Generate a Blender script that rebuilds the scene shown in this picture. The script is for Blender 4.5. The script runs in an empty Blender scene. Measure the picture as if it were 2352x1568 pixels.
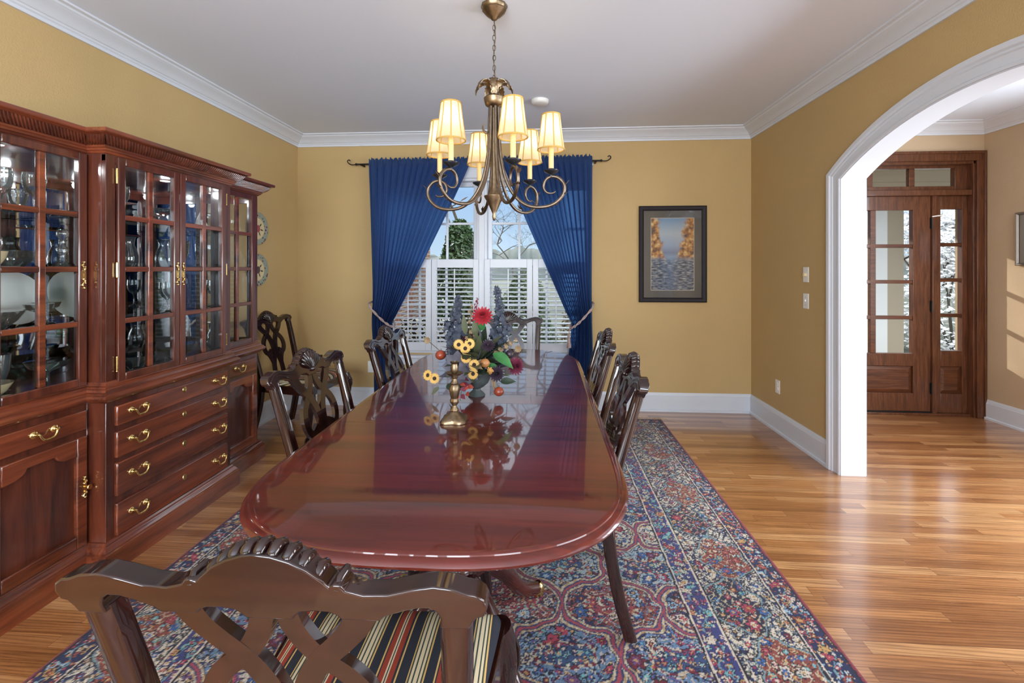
import bpy, math, random
import numpy as np
from mathutils import Vector, Matrix
from math import sin, cos, pi, sqrt, atan2
random.seed(7)
SC = bpy.context.scene
COL = SC.collection
# ------------------------------------------------------------------ camera, sky, light, exposure
EYE = 1.38
XF_ = 4.06
YAW = math.atan(70 / 1045.0)
cam_d = bpy.data.cameras.new('camera'); cam = bpy.data.objects.new('camera', cam_d); COL.objects.link(cam)
cam_d.sensor_width = 36.0; cam_d.lens = 36.0 * 1045.0 / 2352.0
cam_d.shift_y = -(784 - 615) / 2352.0
cam_d.clip_start = 0.02; cam_d.clip_end = 400
cam.location = (0, 0, EYE); cam.rotation_euler = (pi / 2, 0, YAW)
SC.camera = cam
SC.view_settings.view_transform = 'Standard'; SC.view_settings.look = 'None'
SC.view_settings.gamma = 1.0; SC.view_settings.use_curve_mapping = False
SC.view_settings.exposure = 0.10
SC.cycles.max_bounces = 10; SC.cycles.diffuse_bounces = 4; SC.cycles.glossy_bounces = 5
SC.cycles.transparent_max_bounces = 24; SC.cycles.transmission_bounces = 8
SC.cycles.sample_clamp_indirect = 6.0; SC.cycles.caustics_reflective = False; SC.cycles.caustics_refractive = False
SC.cycles.use_denoising = True

W = bpy.data.worlds.new('sky'); SC.world = W; W.use_nodes = True
_nt = W.node_tree; _bg = _nt.nodes['Background']
_tc = _nt.nodes.new('ShaderNodeTexCoord'); _sp = _nt.nodes.new('ShaderNodeSeparateXYZ'); _cr = _nt.nodes.new('ShaderNodeValToRGB')
_nt.links.new(_tc.outputs['Generated'], _sp.inputs[0]); _nt.links.new(_sp.outputs['Z'], _cr.inputs[0])
_cr.color_ramp.elements[0].position = 0.0; _cr.color_ramp.elements[0].color = (0.52, 0.66, 0.80, 1)
_cr.color_ramp.elements[1].position = 0.55; _cr.color_ramp.elements[1].color = (2.6, 2.9, 3.2, 1)
_e = _cr.color_ramp.elements.new(0.16); _e.color = (0.33, 0.50, 0.76, 1)
_e = _cr.color_ramp.elements.new(0.28); _e.color = (0.60, 0.80, 1.05, 1)
_nt.links.new(_cr.outputs[0], _bg.inputs[0]); _bg.inputs[1].default_value = 1.15

def lamp(name, kind, loc, energy, color=(1, 1, 1), size=0.1, size_y=None, target=None, direction=None):
    d = bpy.data.lights.new(name, kind); d.energy = energy; d.color = color
    if kind == 'AREA':
        d.size = size
        if size_y: d.shape = 'RECTANGLE'; d.size_y = size_y
    elif kind == 'SUN': d.angle = size
    else: d.shadow_soft_size = size
    o = bpy.data.objects.new(name, d); COL.objects.link(o); o.location = loc
    v = Vector(direction) if direction else (Vector(target) - Vector(loc) if target else None)
    if v is not None: o.rotation_euler = v.to_track_quat('-Z', 'Y').to_euler()
    return o
lamp('sun', 'SUN', (0, 12, 8), 5.0, (1.0, 0.95, 0.86), 0.02, direction=(0.47, -0.88, -0.34))
# added fill lights in made-up, unseen windows: dining rear wall and foyer right wall
lamp('rear_fill', 'AREA', (-0.85, -2.62, 1.50), 240, (0.84, 0.92, 1.0), 2.2, 1.7, direction=(-0.15, 1, 0.42))
lamp('rear_side_fill', 'AREA', (1.2, -2.62, 1.50), 75, (0.84, 0.92, 1.0), 1.0, 1.7, direction=(-0.3, 1, 0.42))
lamp('foyer_fill', 'AREA', (XF_ + 0.12, -0.6, 1.45), 175, (0.84, 0.92, 1.0), 3.0, 1.85, direction=(-1, 0.05, 0.30))
lamp('foyer_side_fill', 'AREA', (XF_ + 0.12, 2.15, 1.45), 140, (0.84, 0.92, 1.0), 1.9, 1.85, direction=(-1, -0.05, 0.25))

# ------------------------------------------------------------------ helpers
def tag(o, label=None, cat=None, group=None, kind=None):
    if label: o['label'] = label
    if cat: o['category'] = cat
    if group: o['group'] = group
    if kind: o['kind'] = kind
    return o

def thing(name, label, cat, loc=(0, 0, 0), rz=0.0, group=None, kind=None):
    o = bpy.data.objects.new(name, None); COL.objects.link(o); o.empty_display_size = 0.05
    o.location = loc; o.rotation_euler = (0, 0, rz)
    return tag(o, label, cat, group, kind)

def smoothstep(t):
    t = max(0.0, min(1.0, t)); return t * t * (3 - 2 * t)

def catmull(pts, n=8, closed=False):
    P = [Vector(p) for p in pts]; out = []; m = len(P)
    rng = range(m if closed else m - 1)
    for i in rng:
        if closed: p0, p1, p2, p3 = P[(i - 1) % m], P[i], P[(i + 1) % m], P[(i + 2) % m]
        else: p0, p1, p2, p3 = P[max(i - 1, 0)], P[i], P[i + 1], P[min(i + 2, m - 1)]
        for k in range(n):
            t = k / n
            out.append(0.5 * ((2 * p1) + (p2 - p0) * t + (2 * p0 - 5 * p1 + 4 * p2 - p3) * t * t + (3 * p1 - p0 - 3 * p2 + p3) * t ** 3))
    if not closed: out.append(P[-1].copy())
    return out

class MB:
    def __init__(s): s.v = []; s.f = []
    def add(s, vs, fs):
        b = len(s.v); s.v += [tuple(p) for p in vs]; s.f += [tuple(i + b for i in f) for f in fs]; return s
    def box(s, x0, x1, y0, y1, z0, z1):
        return s.add([(x0, y0, z0), (x1, y0, z0), (x1, y1, z0), (x0, y1, z0), (x0, y0, z1), (x1, y0, z1), (x1, y1, z1), (x0, y1, z1)],
                     [(0, 3, 2, 1), (4, 5, 6, 7), (0, 1, 5, 4), (1, 2, 6, 5), (2, 3, 7, 6), (3, 0, 4, 7)])
    def prism(s, poly, axis, a, b):
        """poly 2-D; axis 'x': (y,z), 'y': (x,z), 'z': (x,y)"""
        n = len(poly)
        def P(p, t):
            return {'x': (t, p[0], p[1]), 'y': (p[0], t, p[1]), 'z': (p[0], p[1], t)}[axis]
        vs = [P(p, a) for p in poly] + [P(p, b) for p in poly]
        fs = [tuple(range(n - 1, -1, -1)), tuple(range(n, 2 * n))] + [(i, (i + 1) % n, n + (i + 1) % n, n + i) for i in range(n)]
        return s.add(vs, fs)
    def lathe(s, prof, c=(0, 0, 0), segs=24, M=None, ribs=0, rib=0.0):
        c = Vector(c); vs = []; n = len(prof)
        for r, z in prof:
            for k in range(segs):
                a = 2 * pi * k / segs; rr = r * (1 + rib * cos(ribs * a)) if ribs else r
                p = Vector((rr * cos(a), rr * sin(a), z))
                vs.append((M @ p if M is not None else p) + c)
        fs = []
        for i in range(n - 1):
            for k in range(segs):
                k2 = (k + 1) % segs
                fs.append((i * segs + k, i * segs + k2, (i + 1) * segs + k2, (i + 1) * segs + k))
        if prof[0][0] > 1e-5: fs.append(tuple(range(segs - 1, -1, -1)))
        if prof[-1][0] > 1e-5: fs.append(tuple((n - 1) * segs + k for k in range(segs)))
        return s.add(vs, fs)
    def tube(s, pts, r, segs=8, closed=False, ry=None, up=None):
        P = [Vector(p) for p in pts]; n = len(P)
        R = r if isinstance(r, (list, tuple)) else [r] * n
        vs = []; nrm = None
        for i in range(n):
            if closed: t = P[(i + 1) % n] - P[i - 1]
            else: t = P[min(i + 1, n - 1)] - P[max(i - 1, 0)]
            if t.length < 1e-9: t = Vector((0, 0, 1))
            t.normalize()
            if nrm is None:
                u = Vector(up) if up else (Vector((0, 0, 1)) if abs(t.z) < 0.9 else Vector((1, 0, 0)))
                nrm = u - t * u.dot(t)
            else: nrm = nrm - t * nrm.dot(t)
            if nrm.length < 1e-6: nrm = t.orthogonal()
            nrm.normalize(); b = t.cross(nrm)
            q = ry if ry else 1.0
            for k in range(segs):
                a = 2 * pi * k / segs + (pi / 4 if segs == 4 else 0)
                vs.append(P[i] + nrm * cos(a) * R[i] + b * sin(a) * R[i] * q)
        fs = []
        for i in range(n if closed else n - 1):
            j = (i + 1) % n
            for k in range(segs):
                k2 = (k + 1) % segs
                fs.append((i * segs + k, i * segs + k2, j * segs + k2, j * segs + k))
        if not closed:
            fs.append(tuple(range(segs - 1, -1, -1))); fs.append(tuple((n - 1) * segs + k for k in range(segs)))
        return s.add(vs, fs)
    def grid(s, fn, nu, nv, cu=False):
        vs = [fn(i / (nu if cu else nu - 1), j / (nv - 1)) for j in range(nv) for i in range(nu)]
        fs = []
        for j in range(nv - 1):
            for i in range(nu if cu else nu - 1):
                i2 = (i + 1) % nu
                fs.append((j * nu + i, j * nu + i2, (j + 1) * nu + i2, (j + 1) * nu + i))
        return s.add(vs, fs)
    def sphere(s, c, r, seg=14, rings=9, sc=(1, 1, 1), M=None):
        c = Vector(c); prof = []
        vs = []; fs = []
        def P(v):
            v = Vector((v.x * sc[0], v.y * sc[1], v.z * sc[2]))
            return (M @ v if M is not None else v) + c
        for i in range(rings + 1):
            t = pi * i / rings
            for k in range(seg):
                a = 2 * pi * k / seg; vs.append(P(Vector((r * sin(t) * cos(a), r * sin(t) * sin(a), -r * cos(t)))))
        for i in range(rings):
            for k in range(seg):
                k2 = (k + 1) % seg
                fs.append((i * seg + k, i * seg + k2, (i + 1) * seg + k2, (i + 1) * seg + k))
        return s.add(vs, fs)
    def sweep(s, path, prof, closed=False):
        """path: 2-D points (x,y); prof: (outward offset to the right of travel, z); mitred"""
        n = len(path); m = len(prof); vs = []
        def nr(a, b):
            d = Vector((b[0] - a[0], b[1] - a[1])); d.normalize(); return Vector((d.y, -d.x))
        for i in range(n):
            if closed: n0 = nr(path[i - 1], path[i]); n1 = nr(path[i], path[(i + 1) % n])
            else:
                n1 = nr(path[i], path[i + 1]) if i < n - 1 else nr(path[i - 1], path[i])
                n0 = nr(path[i - 1], path[i]) if i > 0 else n1
            mm = (n0 + n1); mm /= max(1e-6, 1 + n0.dot(n1))
            for d, z in prof: vs.append((path[i][0] + mm.x * d, path[i][1] + mm.y * d, z))
        fs = []
        for i in range(n if closed else n - 1):
            j = (i + 1) % n
            for k in range(m - 1): fs.append((i * m + k, j * m + k, j * m + k + 1, i * m + k + 1))
        if not closed:
            fs.append(tuple(range(m))); fs.append(tuple((n - 1) * m + k for k in range(m - 1, -1, -1)))
        return s.add(vs, fs)
    def strap(s, pts, w, t, yfun):
        """flat bar following 2-D points (u,v) in the chair-back plane, width w, thickness t; yfun(v) gives front-back place"""
        P = [Vector((p[0], p[1], 0)) for p in pts]; n = len(P)
        Wd = w if isinstance(w, (list, tuple)) else [w] * n
        vs = []
        for i in range(n):
            d = P[min(i + 1, n - 1)] - P[max(i - 1, 0)]; d.normalize(); q = Vector((-d.y, d.x, 0)) * (Wd[i] / 2)
            for sgn, yy in ((1, t / 2), (-1, t / 2), (-1, -t / 2), (1, -t / 2)):
                p = P[i] + q * sgn; vs.append((p.x, yfun(p.y) + yy, p.y))
        fs = [(3, 2, 1, 0), tuple((n - 1) * 4 + k for k in range(4))]
        for i in range(n - 1):
            for k in range(4):
                k2 = (k + 1) % 4; fs.append((i * 4 + k, i * 4 + k2, (i + 1) * 4 + k2, (i + 1) * 4 + k))
        return s.add(vs, fs)
    def build(s, name, mat, parent=None, off=None, smooth=35, bevel=0, bseg=2, kind=None, label=None):
        me = bpy.data.meshes.new(name)
        vs = s.v
        if off is None and parent is not None and 'woff' in parent.keys(): off = parent['woff']
        if off is not None: vs = [(p[0] - off[0], p[1] - off[1], p[2] - off[2]) for p in vs]
        me.from_pydata(vs, [], s.f); me.update()
        import bmesh
        bm = bmesh.new(); bm.from_mesh(me); bmesh.ops.recalc_face_normals(bm, faces=bm.faces); bm.to_mesh(me); bm.free()
        me.materials.append(mat)
        if smooth:
            for p in me.polygons: p.use_smooth = True
            me.set_sharp_from_angle(angle=math.radians(smooth))
        o = bpy.data.objects.new(name, me); COL.objects.link(o)
        if parent is not None: o.parent = parent
        if bevel:
            b = o.modifiers.new('bevel', 'BEVEL'); b.width = bevel; b.segments = bseg; b.limit_method = 'ANGLE'; b.angle_limit = math.radians(40)
            b.harden_normals = False
        if kind: o['kind'] = kind
        if label: o['label'] = label
        return o

def wthing(name, label, cat, loc, group=None, kind=None):
    """a thing whose parts are written in room coordinates"""
    o = thing(name, label, cat, loc, 0.0, group, kind); o['woff'] = tuple(loc); return o

def sub(o, mb, name, mat, **k):
    """a sub-part of part o in the same coordinates as o"""
    root = o.parent
    off = root['woff'] if root is not None and 'woff' in root.keys() else None
    return mb.build(name, mat, o, off=off, **k)

def copy_tree(o, parent=None):
    c = o.copy(); COL.objects.link(c)
    if parent is not None: c.parent = parent
    for ch in list(o.children): copy_tree(ch, c)
    return c

# ------------------------------------------------------------------ materials
def srgb(r, g, b):
    f = lambda c: (c / 255.0 / 12.92) if c / 255.0 <= 0.04045 else ((c / 255.0 + 0.055) / 1.055) ** 2.4
    return (f(r), f(g), f(b), 1.0)

def new_mat(name):
    m = bpy.data.materials.new(name); m.use_nodes = True
    nt = m.node_tree; b = nt.nodes['Principled BSDF']
    return m, nt, b

def N(nt, t, **k):
    n = nt.nodes.new(t)
    for a, v in k.items(): setattr(n, a, v)
    return n

def plain(name, col, rough=0.5, metal=0.0, coat=0.0, var=0.0, vscale=20.0, bump=0.0, bscale=200.0, sheen=0.0, spec=None):
    m, nt, b = new_mat(name)
    c = col if len(col) == 4 else (*col, 1)
    b.inputs['Base Color'].default_value = c; b.inputs['Roughness'].default_value = rough; b.inputs['Metallic'].default_value = metal
    b.inputs['Coat Weight'].default_value = coat; b.inputs['Coat Roughness'].default_value = 0.06
    if spec is not None: b.inputs['Specular IOR Level'].default_value = spec
    if sheen: b.inputs['Sheen Weight'].default_value = sheen
    tc = N(nt, 'ShaderNodeTexCoord')
    if var:
        n = N(nt, 'ShaderNodeTexNoise'); n.inputs['Scale'].default_value = vscale; n.inputs['Detail'].default_value = 4
        nt.links.new(tc.outputs['Object'], n.inputs['Vector'])
        mx = N(nt, 'ShaderNodeMix', data_type='RGBA'); mx.inputs[6].default_value = tuple(x * (1 - var) for x in c[:3]) + (1,)
        mx.inputs[7].default_value = tuple(min(1, x * (1 + var)) for x in c[:3]) + (1,)
        nt.links.new(n.outputs['Fac'], mx.inputs[0]); nt.links.new(mx.outputs[2], b.inputs['Base Color'])
    if bump:
        n = N(nt, 'ShaderNodeTexNoise'); n.inputs['Scale'].default_value = bscale; n.inputs['Detail'].default_value = 3
        nt.links.new(tc.outputs['Object'], n.inputs['Vector'])
        bp = N(nt, 'ShaderNodeBump'); bp.inputs['Strength'].default_value = bump; bp.inputs['Distance'].default_value = 0.004
        nt.links.new(n.outputs['Fac'], bp.inputs['Height']); nt.links.new(bp.outputs[0], b.inputs['Normal'])
    return m

def wood(name, dark, light, axis='z', rough=0.25, coat=0.6, scale=1.0, crough=0.05, cior=1.55, spec=0.3):
    m, nt, b = new_mat(name)
    tc = N(nt, 'ShaderNodeTexCoord'); mp = N(nt, 'ShaderNodeMapping')
    s = {'x': (1.2, 14, 14), 'y': (14, 1.2, 14), 'z': (14, 14, 1.2)}[axis]
    mp.inputs['Scale'].default_value = tuple(v * scale for v in s)
    nt.links.new(tc.outputs['Object'], mp.inputs[0])
    n1 = N(nt, 'ShaderNodeTexNoise'); n1.inputs['Scale'].default_value = 1.0; n1.inputs['Detail'].default_value = 6; n1.inputs['Distortion'].default_value = 0.8
    n2 = N(nt, 'ShaderNodeTexNoise'); n2.inputs['Scale'].default_value = 7.0; n2.inputs['Detail'].default_value = 3
    nt.links.new(mp.outputs[0], n1.inputs['Vector']); nt.links.new(mp.outputs[0], n2.inputs['Vector'])
    ad = N(nt, 'ShaderNodeMath', operation='MULTIPLY_ADD'); ad.inputs[1].default_value = 0.35
    nt.links.new(n2.outputs['Fac'], ad.inputs[0]); nt.links.new(n1.outputs['Fac'], ad.inputs[2])
    cr = N(nt, 'ShaderNodeValToRGB'); e = cr.color_ramp.elements
    e[0].position = 0.45; e[0].color = dark; e[1].position = 0.9; e[1].color = light
    nt.links.new(ad.outputs[0], cr.inputs[0]); nt.links.new(cr.outputs[0], b.inputs['Base Color'])
    b.inputs['Roughness'].default_value = rough; b.inputs['Coat Weight'].default_value = coat; b.inputs['Coat Roughness'].default_value = crough; b.inputs['Coat IOR'].default_value = cior; b.inputs['Specular IOR Level'].default_value = spec
    return m

def thin_glass(name, tint=(0.97, 0.985, 0.98), refl=1.0, ior=1.5, milky=0.0):
    m = bpy.data.materials.new(name); m.use_nodes = True; nt = m.node_tree; nt.nodes.clear()
    out = N(nt, 'ShaderNodeOutputMaterial'); tr = N(nt, 'ShaderNodeBsdfTransparent'); gl = N(nt, 'ShaderNodeBsdfGlossy')
    tr.inputs[0].default_value = (*tint, 1); gl.inputs['Roughness'].default_value = 0.01
    fr = N(nt, 'ShaderNodeFresnel'); fr.inputs[0].default_value = ior
    mx = N(nt, 'ShaderNodeMixShader'); mu = N(nt, 'ShaderNodeMath', operation='MULTIPLY'); mu.inputs[1].default_value = refl; mu.use_clamp = True
    nt.links.new(fr.outputs[0], mu.inputs[0]); nt.links.new(mu.outputs[0], mx.inputs[0]); nt.links.new(tr.outputs[0], mx.inputs[1]); nt.links.new(gl.outputs[0], mx.inputs[2])
    last = mx.outputs[0]
    if milky:
        df = N(nt, 'ShaderNodeBsdfDiffuse'); df.inputs[0].default_value = (0.85, 0.9, 0.92, 1)
        m2 = N(nt, 'ShaderNodeMixShader'); m2.inputs[0].default_value = milky
        nt.links.new(last, m2.inputs[1]); nt.links.new(df.outputs[0], m2.inputs[2]); last = m2.outputs[0]
    nt.links.new(last, out.inputs[0])
    return m

def floor_material():
    m, nt, b = new_mat('oak_strip_floor')
    tc = N(nt, 'ShaderNodeTexCoord')
    br = N(nt, 'ShaderNodeTexBrick'); br.offset = 0.37; br.offset_frequency = 1; br.squash = 1.0
    br.inputs['Color1'].default_value = (0, 0, 0, 1); br.inputs['Color2'].default_value = (1, 1, 1, 1); br.inputs['Mortar'].default_value = (0.5, 0.5, 0.5, 1)
    br.inputs['Scale'].default_value = 1.0; br.inputs['Mortar Size'].default_value = 0.0007; br.inputs['Mortar Smooth'].default_value = 0.2
    br.inputs['Bias'].default_value = 0.0; br.inputs['Brick Width'].default_value = 0.85; br.inputs['Row Height'].default_value = 0.057
    br.offset = 0.0
    s0 = N(nt, 'ShaderNodeSeparateXYZ'); nt.links.new(tc.outputs['Object'], s0.inputs[0])
    dv = N(nt, 'ShaderNodeMath', operation='DIVIDE'); dv.inputs[1].default_value = 0.057; nt.links.new(s0.outputs['Y'], dv.inputs[0])
    fl = N(nt, 'ShaderNodeMath', operation='FLOOR'); nt.links.new(dv.outputs[0], fl.inputs[0])
    wn = N(nt, 'ShaderNodeTexWhiteNoise', noise_dimensions='1D'); nt.links.new(fl.outputs[0], wn.inputs['W'])
    mo = N(nt, 'ShaderNodeMath', operation='MULTIPLY_ADD'); mo.inputs[1].default_value = 7.3; nt.links.new(wn.outputs['Value'], mo.inputs[0]); nt.links.new(s0.outputs['X'], mo.inputs[2])
    cv = N(nt, 'ShaderNodeCombineXYZ'); nt.links.new(mo.outputs[0], cv.inputs[0]); nt.links.new(s0.outputs['Y'], cv.inputs[1])
    nt.links.new(cv.outputs[0], br.inputs['Vector'])
    # per-strip offset for the grain
    sp = N(nt, 'ShaderNodeSeparateColor'); nt.links.new(br.outputs['Color'], sp.inputs[0])
    mul = N(nt, 'ShaderNodeMath', operation='MULTIPLY'); mul.inputs[1].default_value = 37.0; nt.links.new(sp.outputs[0], mul.inputs[0])
    mp = N(nt, 'ShaderNodeMapping'); mp.inputs['Scale'].default_value = (1.6, 26, 1); nt.links.new(tc.outputs['Object'], mp.inputs[0])
    va = N(nt, 'ShaderNodeVectorMath', operation='ADD'); cb = N(nt, 'ShaderNodeCombineXYZ')
    nt.links.new(mul.outputs[0], cb.inputs[0]); nt.links.new(mul.outputs[0], cb.inputs[1]); nt.links.new(mp.outputs[0], va.inputs[0]); nt.links.new(cb.outputs[0], va.inputs[1])
    n1 = N(nt, 'ShaderNodeTexNoise'); n1.inputs['Scale'].default_value = 1.0; n1.inputs['Detail'].default_value = 5; n1.inputs['Distortion'].default_value = 1.5
    nt.links.new(va.outputs[0], n1.inputs['Vector'])
    wv = N(nt, 'ShaderNodeTexWave', wave_type='RINGS', rings_direction='Z'); wv.inputs['Scale'].default_value = 0.9; wv.inputs['Distortion'].default_value = 7.0
    wv.inputs['Detail'].default_value = 3; wv.inputs['Detail Scale'].default_value = 1.2
    nt.links.new(va.outputs[0], wv.inputs['Vector'])
    cr = N(nt, 'ShaderNodeValToRGB'); e = cr.color_ramp.elements
    e[0].position = 0.0; e[0].color = srgb(150, 96, 54); e[1].position = 1.0; e[1].color = srgb(206, 154, 102)
    el = cr.color_ramp.elements.new(0.5); el.color = srgb(182, 124, 74)
    nt.links.new(sp.outputs[0], cr.inputs[0])
    g = N(nt, 'ShaderNodeValToRGB'); e = g.color_ramp.elements
    e[0].position = 0.30; e[0].color = (0.50, 0.44, 0.40, 1); e[1].position = 0.62; e[1].color = (1, 1, 1, 1)
    nt.links.new(n1.outputs['Fac'], g.inputs[0])
    g2 = N(nt, 'ShaderNodeValToRGB'); e = g2.color_ramp.elements
    e[0].position = 0.05; e[0].color = (0.62, 0.56, 0.52, 1); e[1].position = 0.45; e[1].color = (1, 1, 1, 1)
    nt.links.new(wv.outputs['Fac'], g2.inputs[0])
    m1 = N(nt, 'ShaderNodeMix', data_type='RGBA', blend_type='MULTIPLY'); m1.inputs[0].default_value = 0.8
    nt.links.new(cr.outputs[0], m1.inputs[6]); nt.links.new(g.outputs[0], m1.inputs[7])
    m2 = N(nt, 'ShaderNodeMix', data_type='RGBA', blend_type='MULTIPLY'); m2.inputs[0].default_value = 0.75
    nt.links.new(m1.outputs[2], m2.inputs[6]); nt.links.new(g2.outputs[0], m2.inputs[7])
    m3 = N(nt, 'ShaderNodeMix', data_type='RGBA', blend_type='MULTIPLY'); m3.inputs[7].default_value = (0.35, 0.25, 0.2, 1)
    nt.links.new(br.outputs['Fac'], m3.inputs[0]); nt.links.new(m2.outputs[2], m3.inputs[6])
    nt.links.new(m3.outputs[2], b.inputs['Base Color'])
    b.inputs['Roughness'].default_value = 0.3; b.inputs['Coat Weight'].default_value = 0.8; b.inputs['Coat Roughness'].default_value = 0.15; b.inputs['Coat IOR'].default_value = 1.65
    bp = N(nt, 'ShaderNodeBump'); bp.inputs['Strength'].default_value = 0.12; bp.inputs['Distance'].default_value = 0.002
    nt.links.new(n1.outputs['Fac'], bp.inputs['Height']); nt.links.new(bp.outputs[0], b.inputs['Normal'])
    return m

def stripe_material():
    m, nt, b = new_mat('striped_seat_fabric')
    tc = N(nt, 'ShaderNodeTexCoord'); sp = N(nt, 'ShaderNodeSeparateXYZ'); nt.links.new(tc.outputs['Object'], sp.inputs[0])
    a = N(nt, 'ShaderNodeMath', operation='MULTIPLY_ADD'); a.inputs[1].default_value = 1 / 0.118; a.inputs[2].default_value = 20.06
    nt.links.new(sp.outputs['X'], a.inputs[0])
    f = N(nt, 'ShaderNodeMath', operation='FRACT'); nt.links.new(a.outputs[0], f.inputs[0])
    cr = N(nt, 'ShaderNodeValToRGB'); cr.color_ramp.interpolation = 'CONSTANT'
    navy, rust, gold, cream, green = srgb(44, 46, 54), srgb(140, 58, 44), srgb(196, 160, 96), srgb(196, 180, 148), srgb(58, 66, 58)
    stops = [(0, navy), (0.16, gold), (0.185, navy), (0.21, rust), (0.30, cream), (0.325, navy), (0.345, cream), (0.37, rust), (0.46, navy),
             (0.50, gold), (0.525, navy), (0.70, gold), (0.72, green), (0.75, cream), (0.79, green), (0.82, cream), (0.88, green), (0.905, cream), (0.945, green), (0.97, gold)]
    e = cr.color_ramp.elements; e[0].position, e[0].color = stops[0]; e[1].position, e[1].color = stops[-1]
    for p, c in stops[1:-1]: q = e.new(p); q.color = c
    nt.links.new(f.outputs[0], cr.inputs[0]); nt.links.new(cr.outputs[0], b.inputs['Base Color'])
    b.inputs['Roughness'].default_value = 0.85; b.inputs['Specular IOR Level'].default_value = 0.2
    n = N(nt, 'ShaderNodeTexNoise'); n.inputs['Scale'].default_value = 700; nt.links.new(tc.outputs['Object'], n.inputs['Vector'])
    bp = N(nt, 'ShaderNodeBump'); bp.inputs['Strength'].default_value = 0.3; bp.inputs['Distance'].default_value = 0.001
    nt.links.new(n.outputs['Fac'], bp.inputs['Height']); nt.links.new(bp.outputs[0], b.inputs['Normal'])
    return m

def curtain_material():
    m = bpy.data.materials.new('blue_curtain_cloth'); m.use_nodes = True; nt = m.node_tree; nt.nodes.clear()
    out = N(nt, 'ShaderNodeOutputMaterial'); d = N(nt, 'ShaderNodeBsdfDiffuse'); t = N(nt, 'ShaderNodeBsdfTranslucent'); mx = N(nt, 'ShaderNodeMixShader')
    tc = N(nt, 'ShaderNodeTexCoord'); n = N(nt, 'ShaderNodeTexNoise'); mp = N(nt, 'ShaderNodeMapping'); mp.inputs['Scale'].default_value = (400, 400, 60)
    nt.links.new(tc.outputs['Object'], mp.inputs[0]); nt.links.new(mp.outputs[0], n.inputs['Vector']); n.inputs['Scale'].default_value = 1
    cr = N(nt, 'ShaderNodeValToRGB'); e = cr.color_ramp.elements; e[0].color = srgb(38, 52, 88); e[1].color = srgb(60, 80, 124); e[0].position = 0.3; e[1].position = 0.7
    nt.links.new(n.outputs['Fac'], cr.inputs[0]); nt.links.new(cr.outputs[0], d.inputs[0])
    t.inputs[0].default_value = srgb(92, 148, 218); mx.inputs[0].default_value = 0.33
    nt.links.new(d.outputs[0], mx.inputs[1]); nt.links.new(t.outputs[0], mx.inputs[2]); nt.links.new(mx.outputs[0], out.inputs[0])
    return m

def shade_material():
    m = bpy.data.materials.new('lit_lamp_shade_fabric'); m.use_nodes = True; nt = m.node_tree; nt.nodes.clear()
    out = N(nt, 'ShaderNodeOutputMaterial'); d = N(nt, 'ShaderNodeBsdfDiffuse'); t = N(nt, 'ShaderNodeBsdfTranslucent'); mx = N(nt, 'ShaderNodeMixShader')
    em = N(nt, 'ShaderNodeEmission'); ad = N(nt, 'ShaderNodeAddShader')
    d.inputs[0].default_value = (0.62, 0.54, 0.40, 1); t.inputs[0].default_value = (0.9, 0.80, 0.60, 1); mx.inputs[0].default_value = 0.5
    em.inputs[0].default_value = (1.0, 0.84, 0.55, 1); em.inputs[1].default_value = 0.05
    nt.links.new(d.outputs[0], mx.inputs[1]); nt.links.new(t.outputs[0], mx.inputs[2]); nt.links.new(mx.outputs[0], ad.inputs[0]); nt.links.new(em.outputs[0], ad.inputs[1])
    nt.links.new(ad.outputs[0], out.inputs[0])
    return m

def brick_material():
    m, nt, b = new_mat('red_brick')
    tc = N(nt, 'ShaderNodeTexCoord'); br = N(nt, 'ShaderNodeTexBrick'); mp = N(nt, 'ShaderNodeMapping')
    mp.inputs['Rotation'].default_value = (pi / 2, 0, pi / 2)
    sp = N(nt, 'ShaderNodeSeparateXYZ'); cb = N(nt, 'ShaderNodeCombineXYZ'); nt.links.new(tc.outputs['Object'], sp.inputs[0])
    nt.links.new(sp.outputs['Y'], cb.inputs[0]); nt.links.new(sp.outputs['Z'], cb.inputs[1])
    br.inputs['Scale'].default_value = 1; br.inputs['Brick Width'].default_value = 0.2; br.inputs['Row Height'].default_value = 0.075; br.inputs['Mortar Size'].default_value = 0.008
    br.inputs['Color1'].default_value = srgb(132, 84, 66); br.inputs['Color2'].default_value = srgb(168, 120, 96); br.inputs['Mortar'].default_value = srgb(190, 182, 170)
    nt.links.new(cb.outputs[0], br.inputs['Vector']); nt.links.new(br.outputs['Color'], b.inputs['Base Color']); b.inputs['Roughness'].default_value = 0.9
    return m

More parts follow.
